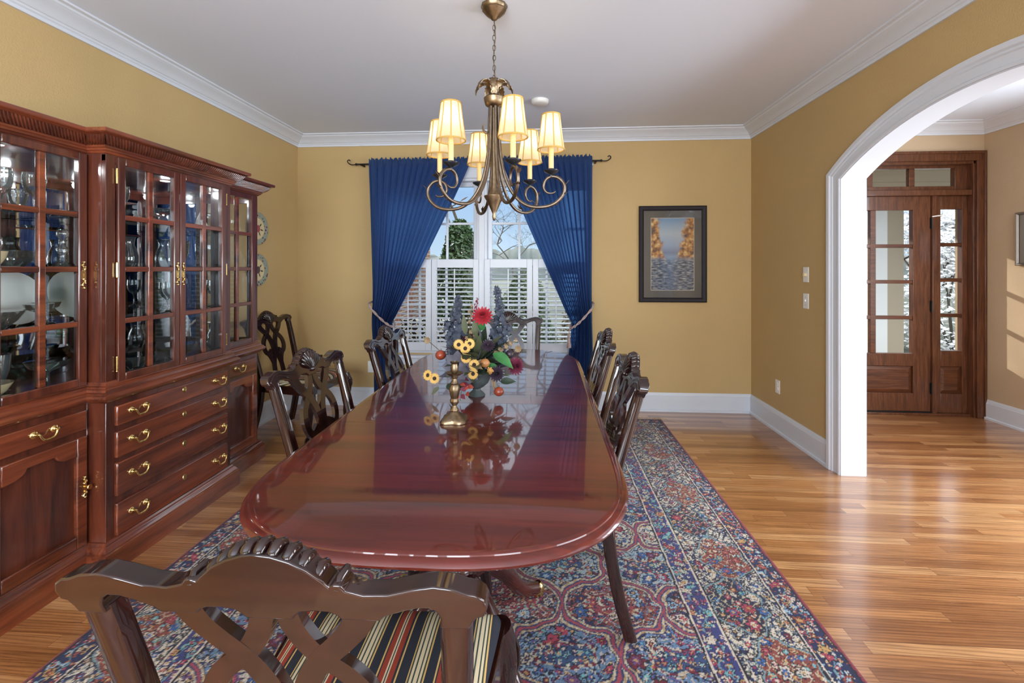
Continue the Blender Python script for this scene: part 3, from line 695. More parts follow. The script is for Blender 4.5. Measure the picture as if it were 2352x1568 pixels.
# ------------------------------------------------------------------ rug
def persian_rug():
    RX0, RX1, RY0, RY1 = -1.722, 1.078, 0.54, 4.20
    st = 0.0045; nu = int((RX1 - RX0) / st) + 1; nv = int((RY1 - RY0) / st) + 1
    xs = np.linspace(RX0, RX1, nu); ys = np.linspace(RY0, RY1, nv)
    X, Y = np.meshgrid(xs, ys); hw = (RX1 - RX0) / 2; hl = (RY1 - RY0) / 2
    U = X - (RX0 + RX1) / 2; V = Y - (RY0 + RY1) / 2
    A, B = np.abs(U), np.abs(V)
    def C(r, g, b): return np.array(srgb(r, g, b)[:3])
    navy, dark, ivory, rose, rust, teal, blue, gold, purple, olive, sky, wine = [C(*c) for c in ((40, 48, 88), (38, 34, 44), (205, 190, 172), (166, 62, 82), (150, 74, 50), (112, 168, 170), (60, 96, 150), (186, 146, 94), (112, 74, 116), (96, 96, 78), (150, 178, 196), (110, 36, 50))]
    rng = np.random.RandomState(5)
    def h(i, j, k): # hash to 0..1
        q = np.sin(i * 127.1 + j * 311.7 + k * 74.7) * 43758.5453
        return q - np.floor(q)
    def flowers(P, Q, cell, rad, pal, img, dens=1.0, seed=0, petals=5, outline=dark, core=gold):
        ci, cj = np.floor(P / cell), np.floor(Q / cell)
        best = np.full(P.shape, 9.0); bi = np.zeros(P.shape); ang = np.zeros(P.shape)
        for di in (-1, 0, 1):
            for dj in (-1, 0, 1):
                i, j = ci + di, cj + dj
                px = (i + 0.5 + 0.55 * (h(i, j, seed) - 0.5)) * cell; py = (j + 0.5 + 0.55 * (h(i, j, seed + 1) - 0.5)) * cell
                sc = 0.65 + 0.6 * h(i, j, seed + 2); on = h(i, j, seed + 3) < dens
                dx, dy = P - px, Q - py; d = np.sqrt(dx * dx + dy * dy) / (rad * sc); d = np.where(on, d, 9.0)
                up = d < best; best = np.where(up, d, best); bi = np.where(up, h(i, j, seed + 4), bi); ang = np.where(up, np.arctan2(dy, dx) + 6 * h(i, j, seed + 5), ang)
        lim = 0.80 + 0.20 * np.cos(petals * ang); d = best / lim
        pc = np.array(pal); idx = (bi * len(pal)).astype(int) % len(pal); idx2 = (bi * 97).astype(int) % len(pal)
        img[(d < 1.16) & (d >= 0.95)] = outline
        mk = (d < 0.95) & (d >= 0.58); img[mk] = pc[idx[mk]]
        mk = (d < 0.58) & (d >= 0.50); img[mk] = outline
        mk = (d < 0.50) & (d >= 0.22); img[mk] = pc[idx2[mk]]
        mk = d < 0.22; img[mk] = core
    def vines(P, Q, sc, w, col, img, seed):
        f = np.sin(P * sc + 1.7 * np.sin(Q * sc * 0.8 + seed)) * np.cos(Q * sc * 1.1 + 1.5 * np.sin(P * sc * 0.7 + seed * 2))
        img[np.abs(f) < w] = col
    # weaving wobble: the drawing is never ruler-straight
    WB = 0.006 * np.sin(V * 31 + 3 * np.sin(U * 17)) + 0.004 * np.sin(U * 53 + V * 41); WA = 0.006 * np.sin(U * 29 + 3 * np.sin(V * 19)) + 0.004 * np.sin(V * 57 - U * 37)
    fz = rng.normal(0, 0.0009, A.shape); fz2 = rng.normal(0, 0.0009, A.shape)
    A0, V0 = A, V
    A = A + WA + fz; V = V + WB + fz2
    cu, cv = 0.40, 0.50
    a = A / cu; b = V / cv
    s1 = a + b + 0.11 * np.sin(2 * pi * (a - b)); s2 = a - b + 0.11 * np.sin(2 * pi * (a + b))
    i, j = np.floor(s1), np.floor(s2); f1, f2 = s1 - i, s2 - j
    e = np.minimum(np.minimum(f1, 1 - f1), np.minimum(f2, 1 - f2)); rr_ = np.sqrt((f1 - .5) ** 2 + (f2 - .5) ** 2)
    fieldpal = np.array([C(200, 188, 170), C(126, 172, 174), C(140, 72, 66), C(56, 64, 104), C(206, 194, 176), C(150, 168, 178), C(186, 172, 156), C(104, 128, 160)])
    idx = ((i * 3 + j * 5) % 8).astype(int)
    img = fieldpal[idx].copy()
    vines(A, V, 70, 0.10, dark, img, 1.0); vines(A + 0.3, V, 92, 0.09, C(190, 176, 160), img, 2.0); vines(A + 0.7, V, 60, 0.07, C(90, 120, 140), img, 4.0)
    small = [rose, blue, ivory, teal, purple, navy, gold, dark]
    flowers(A, V, 0.030, 0.0125, small, img, 0.8, 11, 4, dark, ivory)
    flowers(A, V, 0.074, 0.027, [rose, ivory, sky, purple, wine, navy, blue], img, 0.9, 3, 6, dark, gold)
    ph = e * 70
    band = (e > 0.035) & (e < 0.066)
    img[band] = np.where((np.sin((s1 * 1.0 + s2 * 1.7) * 40) > 0.2)[..., None], C(176, 144, 104), C(196, 182, 156))[band]
    img[(e >= 0.066) & (e < 0.080)] = navy; img[(e >= 0.016) & (e < 0.035)] = C(52, 62, 100); img[e < 0.016] = C(160, 70, 80)
    # ring of flowers and a palmette in the heart of every cartouche
    q = (rr_ > 0.20) & (rr_ < 0.235); img[q] = np.where((np.sin(np.arctan2(f2 - .5, f1 - .5) * 14) > 0)[..., None], C(186, 172, 150), wine)[q]
    q = rr_ < 0.20; t2 = img.copy(); t2[:] = np.where(((i + j) % 2 == 0)[..., None], C(146, 66, 72), C(58, 78, 116)); flowers(A, V, 0.022, 0.011, [ivory, rose, teal, gold, navy], t2, 1.0, 31, 5, dark, ivory); img[q] = t2[q]
    A, V = A0, V0
    # borders measured inward from the edge
    D = np.minimum(hw - A, hl - B); side = (hw - A) < (hl - B)
    S = np.where(side, V, U) + np.where(side, WB, WA) * 0.8 + fz; T = D + np.where(side, WA, WB) * 0.25 + fz2 * 0.7
    bd = img.copy()
    def guard(t0, t1, base, seed, pal):
        mk = (T >= t0) & (T < t1); b2 = np.empty_like(img); b2[:] = base
        tm = (T - (t0 + t1) / 2); z = 0.22 * (t1 - t0) * np.sin(S * 2 * pi / 0.16)
        b2[np.abs(tm - z) < 0.004] = C(110, 140, 150)
        flowers(S, tm + 50.0, 0.024, 0.011, pal, b2, 0.9, seed + 9, 4, dark, ivory)
        flowers(S, tm - z * -1 + 0.03, 0.062, 0.020, pal, b2, 1.0, seed, 5, dark, gold)
        bd[mk] = b2[mk]
    guard(0.020, 0.115, navy * 0.8, 41, [rose, rust, sky, gold, ivory])
    guard(0.405, 0.495, C(58, 62, 112), 57, [rose, ivory, teal, gold, purple])
    mk = (T >= 0.125) & (T < 0.395); b2 = np.empty_like(img); b2[:] = C(206, 192, 172)
    tm = T - 0.26
    dens = np.sin(S * 2 * pi / 0.62) ; big = ((S / 0.31) - np.floor(S / 0.31) - 0.5) * 0.31
    kk = np.floor(S / 0.31); par = (np.abs(kk) % 2)
    vines(S, T, 62, 0.15, navy, b2, 3.0); vines(S + .2, T, 84, 0.10, C(120, 130, 130), b2, 5.0); vines(S + .9, T, 100, 0.10, dark, b2, 6.0)
    flowers(S, T, 0.031, 0.0125, [navy, rose, blue, dark, gold, wine, olive], b2, 0.8, 71, 4, dark, ivory)
    r = np.sqrt((big / 0.15) ** 2 + ((tm + np.where(par > 0, 0.03, -0.03)) / 0.105) ** 2) * (1 - 0.10 * np.cos(6 * np.arctan2(tm, big)))
    inn = r < 1.0; b3 = np.empty_like(img); b3[:] = np.where((par > 0)[..., None], C(132, 66, 56), C(44, 44, 62)); vines(S, T, 95, 0.13, C(186, 168, 140), b3, 8.0)
    flowers(S, T, 0.032, 0.0135, [rose, ivory, blue, teal, gold, rust], b3, 0.8, 83, 5, dark, ivory); flowers(S, T, 0.075, 0.026, [rose, ivory, blue, rust], b3, 0.8, 87, 6, dark, gold)
    b2[inn] = b3[inn]; b2[(r >= 0.96) & (r < 1.02)] = C(120, 146, 150); b2[(r >= 1.02) & (r < 1.06)] = dark
    bd[mk] = b2[mk]
    for t0, t1, c in ((0.115, 0.121, ivory), (0.121, 0.128, dark), (0.392, 0.399, dark), (0.399, 0.406, ivory), (0.492, 0.499, ivory), (0.499, 0.507, dark), (0.018, 0.026, dark)):
        q = (T >= t0) & (T < t1); bd[q] = c
    q = T < 0.018; bd[q & side] = C(126, 42, 56); bd[q & ~side] = C(96, 40, 46)
    img = bd
    # worn, sun-faded abrash: slow colour drift along the length
    drift = 1 + 0.10 * np.sin(V * 3.1 + 0.5) + 0.06 * np.sin(V * 9.0 + U); img = np.clip(img * drift[..., None], 0, 1)
    jit = rng.normal(1.0, 0.10, img.shape[:2]); img = np.clip(img * jit[..., None], 0, 1)
    edge_z = np.clip(np.minimum(D, 0.012) / 0.012, 0, 1) ** 0.5
    Z = 0.002 + 0.010 * edge_z
    me = bpy.data.meshes.new('pile'); nvt = nu * nv
    co = np.stack([X - 0, Y, Z], axis=2).reshape(-1).astype(np.float32)
    ii, jj = np.meshgrid(np.arange(nu - 1), np.arange(nv - 1)); a = (jj * nu + ii).ravel()
    faces = np.stack([a, a + 1, a + nu + 1, a + nu], axis=1).ravel().astype(np.int32); nf = len(a)
    root = wthing('area_rug', 'large patterned oriental rug with red edge under the dining table', 'rug', (-0.32, 2.37, 0))
    co = co.reshape(-1, 3) - np.array([-0.32, 2.37, 0], dtype=np.float32); co = co.ravel()
    me.vertices.add(nvt); me.vertices.foreach_set('co', co); me.loops.add(nf * 4); me.loops.foreach_set('vertex_index', faces)
    me.polygons.add(nf); me.polygons.foreach_set('loop_start', np.arange(0, nf * 4, 4, dtype=np.int32)); me.polygons.foreach_set('use_smooth', np.ones(nf, dtype=bool))
    at = me.color_attributes.new('weave', 'FLOAT_COLOR', 'POINT')
    rgba = np.ones((nvt, 4), dtype=np.float32); rgba[:, :3] = img.reshape(-1, 3); at.data.foreach_set('color', rgba.ravel())
    me.update(); me.validate(); me.materials.append(attr_material('woven_rug_pile', 'weave', 0.95, 0.5))
    o = bpy.data.objects.new('pile', me); COL.objects.link(o); o.parent = root
    m = MB(); rnd = random.Random(2)
    x = RX0 + 0.01
    while x < RX1:
        L = rnd.uniform(0.05, 0.09); dx = rnd.uniform(-0.03, 0.045)
        m.tube([(x, RY1 - 0.004, 0.006), (x + dx * 0.4, RY1 + L * 0.5, 0.004), (x + dx, RY1 + L, 0.002)], 0.0013, 4); x += rnd.uniform(0.006, 0.013)
    m.tube(catmull([(RX1 - 0.04, RY1 + 0.02, 0.004), (RX1 + 0.02, RY1 + 0.05, 0.004), (RX1 + 0.09, RY1 - 0.01, 0.003), (RX1 + 0.17, RY1 - 0.06, 0.003), (RX1 + 0.13, RY1 - 0.10, 0.003)], 6), 0.0015, 4)
    o = m.build('fringe', M['fringe'], root, smooth=0); o['kind'] = 'stuff'
persian_rug()

# ------------------------------------------------------------------ dining table
def dining_table():
    cx, cy = -0.305, 2.250; hw, hl, a_end, ex = 0.558, 1.292, 0.52, 2.7
    zt = 0.755; seams = [1.80, 2.09, 2.38, 2.67]
    root = wthing('dining_table', 'long oval mahogany dining table with leaves in, bare polished top', 'table', (cx, cy, 0.012))
    PROF = [(0.0, -0.020), (0.020, -0.0195), (0.028, -0.017), (0.033, -0.012), (0.034, -0.004), (0.0, 0.0)]
    # edge profile: (inset, z)
    EP = [(0.034, zt), (0.026, zt - 0.0005), (0.022, zt - 0.003), (0.021, zt - 0.006), (0.010, zt - 0.008), (0.004, zt - 0.012), (0.0, zt - 0.018), (0.002, zt - 0.024), (0.008, zt - 0.029), (0.014, zt - 0.030), (0.022, zt - 0.038), (0.034, zt - 0.040)]
    def half_w(y):
        d = abs(y - cy) - (hl - a_end)
        return hw if d <= 0 else hw * max(0.0, 1 - (d / a_end) ** ex) ** (1 / ex)
    def arc(y_seam, sgn, n=90):
        P = [(cx + hw, y_seam)]
        y0 = cy + sgn * (hl - a_end)
        for k in range(n + 1):
            t = pi * k / n; c, s = cos(t), sin(t)
            P.append((cx + hw * math.copysign(abs(c) ** (2 / ex), c), y0 + sgn * a_end * abs(s) ** (2 / ex)))
        P.append((cx - hw, y_seam)); return P
    def inset(P, d, sgn):
        out = []
        for i in range(len(P)):
            a, b_ = P[max(i - 1, 0)], P[min(i + 1, len(P) - 1)]
            t = Vector((b_[0] - a[0], b_[1] - a[1])); t.normalize(); nrm = Vector((-t.y, t.x)) * sgn
            out.append((P[i][0] + nrm.x * d, P[i][1] + nrm.y * d))
        out[0] = (P[0][0] - d, P[0][1]); out[-1] = (P[-1][0] + d, P[-1][1])
        return out
    def end_panel(y_seam, sgn):
        P = arc(y_seam, sgn); m = MB(); rings = [[(x, y, z) for x, y in inset(P, d, sgn)] for d, z in EP]; n = len(P); q = len(EP)
        vs = [p_ for r_ in rings for p_ in r_]
        fs = [(k * n + i, k * n + i + 1, (k + 1) * n + i + 1, (k + 1) * n + i) for k in range(q - 1) for i in range(n - 1)]
        fs.append(tuple(range(n))); fs.append(tuple((q - 1) * n + i for i in range(n)))
        fs.append(tuple([k * n for k in range(q)] + [k * n + n - 1 for k in range(q - 1, -1, -1)]))
        return m.add(vs, fs)
    g = 0.0007
    end_panel(seams[0] - g, -1).build('tabletop_end', M['table'], root, smooth=30); end_panel(seams[-1] + g, 1).build('tabletop_end', M['table'], root, smooth=30)
    for y0, y1 in zip(seams[:-1], seams[1:]):
        sec = [(cx - hw + d, z) for d, z in reversed(EP)] + [(cx + hw - d, z) for d, z in EP]
        MB().prism(sec, 'y', y0 + g, y1 - g).build('leaf', M['table'], root, smooth=30)
    m = MB()
    def ring(ins, z): return [(cx + (x - cx) * (1 - ins / hw), cy + (y - cy) * (1 - ins / hl), z) for x, y in arc(cy + 0.0, -1)[1:-1] + arc(cy, 1)[1:-1][::-1]]
    for ins, za, zb in ((0.13, zt - 0.105, zt - 0.04),):
        r0_, r1_ = ring(ins, za), ring(ins, zb); r2_, r3_ = ring(ins + 0.02, zb), ring(ins + 0.02, za); n = len(r0_); m.add(r0_ + r1_ + r2_ + r3_, [(k * n + i, k * n + (i + 1) % n, ((k + 1) % 4) * n + (i + 1) % n, ((k + 1) % 4) * n + i) for k in range(4) for i in range(n)])
    m.build('apron', M['tabledark'], root, smooth=30)
    for py in (1.62, 2.87):
        col = MB().lathe([(0.11, 0.70), (0.11, 0.68), (0.055, 0.66), (0.045, 0.60), (0.06, 0.56), (0.075, 0.50), (0.078, 0.44), (0.06, 0.38), (0.048, 0.35), (0.07, 0.33), (0.075, 0.30), (0.06, 0.27), (0.06, 0.20), (0.035, 0.17)][::-1], (cx, py, 0), 24)
        col.box(cx - 0.25, cx + 0.25, py - 0.05, py + 0.05, 0.69, zt - 0.038)
        col.build('pedestal', M['tabledark'], root, smooth=40)
        for k in range(4):
            a = pi / 4 + k * pi / 2; d = Vector((cos(a), sin(a), 0)); b = Vector((cx, py, 0))
            pts = catmull([b + d * 0.03 + Vector((0, 0, 0.27)), b + d * 0.12 + Vector((0, 0, 0.27)), b + d * 0.22 + Vector((0, 0, 0.19)), b + d * 0.31 + Vector((0, 0, 0.085)), b + d * 0.40 + Vector((0, 0, 0.045))], 5)
            m = MB().tube(pts, [0.042 - 0.018 * i / (len(pts) - 1) for i in range(len(pts))], 10)
            o = m.build('leg', M['tabledark'], root, smooth=50)
            sub(o, MB().lathe([(0.012, 0.013), (0.024, 0.020), (0.026, 0.045), (0.02, 0.062), (0.012, 0.068)], tuple(b + d * 0.405), 14), 'foot_cap', M['brass'])
dining_table()

# ------------------------------------------------------------------ Chippendale chairs
def yback(v):
    """front-back place of the chair back and rear leg at height v (chair faces +y)"""
    if v >= 0.46: t = (v - 0.46) / 0.52; return -0.215 - 0.135 * t ** 1.15
    t = (0.46 - v) / 0.46; return -0.215 - 0.085 * t ** 1.8

def crest_poly():
    right = [(0.0, 1.000), (0.018, 0.998), (0.040, 0.990), (0.060, 0.978), (0.078, 0.961), (0.084, 0.953), (0.088, 0.957), (0.098, 0.957), (0.104, 0.948), (0.125, 0.942), (0.155, 0.944), (0.185, 0.954), (0.212, 0.960), (0.236, 0.957), (0.252, 0.950),
             (0.262, 0.949), (0.272, 0.941), (0.276, 0.928), (0.272, 0.915), (0.263, 0.912), (0.257, 0.903), (0.253, 0.893),
             (0.216, 0.893), (0.218, 0.908), (0.214, 0.919), (0.205, 0.925), (0.190, 0.924), (0.175, 0.919), (0.158, 0.912), (0.148, 0.907), (0.142, 0.900), (0.093, 0.900), (0.088, 0.907), (0.078, 0.911), (0.060, 0.912), (0.042, 0.909), (0.034, 0.902), (0.030, 0.896)]
    return right + [(-u, v) for u, v in reversed(right[1:])]

def chair_prototype():
    root = thing('dining_chair', 'x', 'chair')
    # seat outline (trapezoid) front at +y
    def seat_poly(ins):
        return [(-0.215 + ins, -0.205 + ins), (0.215 - ins, -0.205 + ins), (0.265 - ins, 0.255 - ins), (-0.265 + ins, 0.255 - ins)]
    sp = seat_poly(0.0); si = seat_poly(0.024)
    m = MB(); n = 4
    vs = [(*p, 0.385) for p in sp] + [(*p, 0.452) for p in sp] + [(*p, 0.452) for p in si] + [(*p, 0.385) for p in si]
    m.add(vs, [(k * 4 + i, k * 4 + (i + 1) % 4, ((k + 1) % 4) * 4 + (i + 1) % 4, ((k + 1) % 4) * 4 + i) for k in range(4) for i in range(4)])
    m.build('seat_rail', M['chairx'], root, bevel=0.006)
    # cushion: rounded slip seat
    def cushion(a, b_):
        u = 2 * a - 1; v = 2 * b_ - 1
        U = math.copysign(abs(u) ** 0.75, u); V = math.copysign(abs(v) ** 0.75, v)
        half = 0.207 + (0.253 - 0.207) * (V + 1) / 2
        q = max(abs(u), abs(v)); z = 0.447 + 0.050 * (1 - q ** 5) ** 0.5 if q < 1 else 0.447
        return (U * half * (1 - 0.012 * abs(v) ** 6), 0.022 + V * 0.226 * (1 - 0.012 * abs(u) ** 6), z)
    MB().grid(cushion, 41, 41).build('seat', M['stripe'], root, smooth=180)
    # back posts run on down as rear legs
    for sx in (-1, 1):
        vs = []; L = []
        prof = [(0.012, 0.252, 0.020), (0.12, 0.240, 0.020), (0.25, 0.228, 0.021), (0.38, 0.218, 0.022), (0.46, 0.215, 0.022), (0.55, 0.219, 0.021), (0.66, 0.224, 0.020), (0.78, 0.230, 0.020), (0.900, 0.2355, 0.0195)]
        zs = [p_[0] for p_ in prof]
        for i in range(31):
            z = 0.012 + (0.900 - 0.012) * i / 30
            u = float(np.interp(z, zs, [p_[1] for p_ in prof])); w = float(np.interp(z, zs, [p_[2] for p_ in prof])); t = 0.017 + (0.006 if z < 0.5 else 0.006 * (1 - (z - 0.5) / 0.40) * 0.5)
            if z < 0.45: u = 0.215 + (0.022) * ((0.45 - z) / 0.45) ** 2
            y = yback(z); ring = [(-w, -t * 0.6), (-w * 0.6, -t), (w * 0.6, -t), (w, -t * 0.6), (w, t * 0.55), (w * 0.8, t), (w * 0.25, t * 0.72), (-w * 0.25, t * 0.72), (-w * 0.8, t), (-w, t * 0.55)]
            L += [(sx * (u + a), y + b_, z) for a, b_ in ring]
        k = 10; fs = [(i * k + j, i * k + (j + 1) % k, (i + 1) * k + (j + 1) % k, (i + 1) * k + j) for i in range(30) for j in range(k)] + [tuple(range(k)), tuple(30 * k + j for j in range(k))]
        MB().add(L, fs).build('back_post', M['chair'], root, smooth=50)
    # crest rail: outline extruded and curved back
    P = crest_poly(); n = len(P); m = MB(); t = 0.017
    def bow(u): return -0.002
    y9, sl = yback(0.93), (yback(0.98) - yback(0.88)) / 0.10     # the rail's faces are flat planes
    vs = []
    for s_ in (-t, t): vs += [(u, y9 + (v - 0.93) * sl + bow(u) + s_, v) for u, v in P]
    fs = [tuple(range(n - 1, -1, -1)), tuple(range(n, 2 * n))] + [(i, (i + 1) % n, n + (i + 1) % n, n + i) for i in range(n)]
    cr = m.add(vs, fs).build('crest_rail', M['chairx'], root, smooth=50, bevel=0.007, bseg=3)
    # shell on the front and lobes along the top
    m = MB()
    for k in range(-4, 5):
        a = k * 0.30; top = Vector((0.060 * sin(a) * 1.15, 0, 0.924 + 0.071 * cos(a) ** 0.8)); bot = Vector((0.010 * sin(a), 0, 0.924))
        pts = []; 
        for j in range(6):
            f = j / 5; u = bot.x + (top.x - bot.x) * f; v = bot.z + (top.z - bot.z) * f; pts.append((u, yback(v) + bow(u) + t + 0.001 + 0.004 * sin(pi * f), v))
        m.tube(pts, [0.003, 0.005, 0.007, 0.0085, 0.0085, 0.006], 8)
    m.sphere((0, yback(0.92) + bow(0) + t + 0.004, 0.921), 0.011)
    for k in range(-4, 5):
        u = 0.0165 * k; v = 1.000 - 0.0090 * abs(k / 2.05) ** 2
        m.tube([(u, yback(v) + bow(u) - t * 0.62, v - 0.0095), (u * 1.01, yback(v) + bow(u) - t * 0.42, v - 0.001), (u * 1.02, yback(v) + bow(u), v + 0.0035), (u * 1.02, yback(v) + bow(u) + t, v - 0.002)], [0.0045, 0.0075, 0.0088, 0.008], 8)
    for sx in (-1, 1): m.tube([(sx * 0.092, yback(.95) + bow(.09) - t * 0.75, 0.946), (sx * 0.093, yback(.95) + bow(.09) - t * 0.4, 0.9575), (sx * 0.094, yback(.95) + bow(.09) + t, 0.957)], 0.0055, 8)
    m.build('shell_carving', M['chairx'], cr, smooth=60)
    # carved line following the edge on the front
    for sx in (-1, 1):
        m = MB()
        q = [(sx * u, yback(v) + bow(u) + t + 0.0005, v) for u, v in [(0.105, 0.930), (0.150, 0.932), (0.205, 0.948), (0.238, 0.945), (0.254, 0.934), (0.262, 0.925), (0.252, 0.912), (0.247, 0.898)]]
        m.tube(catmull(q, 5), 0.0022, 6)
        q = [(sx * u, yback(v) + bow(u) + t + 0.0005, v) for u, v in [(0.224, 0.899), (0.223, 0.920), (0.209, 0.932), (0.186, 0.931), (0.160, 0.920)]]
        m.tube(catmull(q, 5), 0.0022, 6)
        m.build('bead_line', M['chairx'], cr, smooth=60)
    # splat: interlaced straps
    ys = lambda v: yback(v) + 0.0
    m = MB()
    for sx in (-1, 1):
        A = [(0.1175, 0.878), (0.104, 0.850), (0.080, 0.822), (0.056, 0.798), (0.036, 0.770), (0.022, 0.738), (0.013, 0.700), (0.014, 0.660), (0.028, 0.615), (0.040, 0.575), (0.044, 0.540), (0.047, 0.490)]
        B = [(0.016, 0.870), (0.022, 0.845), (0.036, 0.818), (0.056, 0.795), (0.084, 0.772), (0.104, 0.745), (0.112, 0.712), (0.106, 0.680), (0.088, 0.658), (0.066, 0.656), (0.056, 0.668), (0.062, 0.680)]
        Cc = [(0.088, 0.660), (0.070, 0.640), (0.054, 0.610), (0.044, 0.575), (0.046, 0.535), (0.056, 0.490)]
        for S, w, tt in ((A, 0.034, 0.017), (B, 0.031, 0.0162), (Cc, 0.028, 0.0156)):
            q = catmull([(sx * a, b_ + max(0.0, b_ - 0.6) / 0.278 * 0.030, 0) for a, b_ in S], 7); ww = [w * (1 + 0.35 * math.exp(-i / 5.0)) if S is A else (w * (1.25 if i > len(q) - 12 and S is B else 1)) for i in range(len(q))]
            m.strap([(p_.x, p_.y) for p_ in q], ww, tt, ys)
    m.box(-0.075, 0.075, ys(0.47) - 0.012, ys(0.47) + 0.012, 0.440, 0.500)
    m.build('splat', M['chair'], root, smooth=40, bevel=0.0025)
    # cabriole front legs with claw feet
    for sx in (-1, 1):
        bx, by = sx * 0.243, 0.232; d = Vector((sx * 0.62, 0.78, 0))
        prof = [(0.45, 0.0, 0.030), (0.40, 0.014, 0.034), (0.35, 0.022, 0.033), (0.29, 0.020, 0.027), (0.22, 0.008, 0.021), (0.15, -0.002, 0.0165), (0.09, -0.002, 0.0145), (0.065, 0.004, 0.017)]
        pts = catmull([(bx + d.x * o_, by + d.y * o_, z) for z, o_, r in prof], 5); rr = [float(np.interp(-p_.z, [-a[0] for a in prof], [a[2] for a in prof])) for p_ in pts]
        leg = MB().tube(pts, rr, 14).build('front_leg', M['chair'], root, smooth=60)
        m = MB().sphere((bx + d.x * 0.010, by + d.y * 0.010, 0.040), 0.028, 12, 8)
        for k in range(4):
            a = k * pi / 2 + 0.6; e = Vector((cos(a), sin(a), 0)); c = Vector((bx + d.x * 0.010, by + d.y * 0.010, 0))
            m.tube(catmull([c + e * 0.012 + Vector((0, 0, 0.080)), c + e * 0.029 + Vector((0, 0, 0.058)), c + e * 0.033 + Vector((0, 0, 0.036)), c + e * 0.026 + Vector((0, 0, 0.015))], 3), 0.0075, 6)
        m.build('claw_foot', M['chair'], leg, smooth=60)
        m = MB()
        for k in range(-2, 3):
            a = k * 0.42; c = Vector((bx, by, 0)); rot = Vector((d.x * cos(a) - d.y * sin(a), d.x * sin(a) + d.y * cos(a), 0))
            m.tube([c + rot * 0.031 + d * 0.006 + Vector((0, 0, 0.425)), c + rot * 0.036 + d * 0.016 + Vector((0, 0, 0.385)), c + rot * 0.034 + d * 0.019 + Vector((0, 0, 0.345)), c + rot * 0.026 + d * 0.017 + Vector((0, 0, 0.30))], [0.003, 0.006, 0.006, 0.003], 6)
        m.build('knee_carving', M['chair'], leg, smooth=60)
    return root
chair0 = chair_prototype()
_used = [False]
def place_chair(x, y, rz, label):
    if not _used[0]: c = chair0; _used[0] = True
    else: c = copy_tree(chair0)
    c.location = (x, y, 0.010); c.rotation_euler = (0, 0, rz); c['label'] = label; c['group'] = 'carved dining chairs'
    return c
# x, y: place of the seat centre
place_chair(-0.368, 0.928, math.radians(0.6), 'dining chair in the foreground seen from behind, striped seat toward camera').scale = (1.065, 1.0, 1.006)
place_chair(-0.700, 1.93, math.radians(-90 - 3), 'dining chair at the left table side beside the cabinet drawers, nearer to camera')
place_chair(-0.620, 2.73, math.radians(-90 - 2), 'dining chair at the left table side below the left curtain tieback')
place_chair(0.030, 1.95, math.radians(90 - 1), 'dining chair at the right table side standing over the rug border, nearer to camera')
place_chair(0.035, 2.72, math.radians(90 - 1), 'dining chair at the right table side close to the right curtain, farther from camera')
place_chair(-0.275, 3.42, math.radians(180 + 2), 'dining chair at the window end of the table behind the flowers')
place_chair(-2.00, 3.69, math.radians(-90 - 6), 'dining chair standing alone in the corner against the left wall').location.z = 0

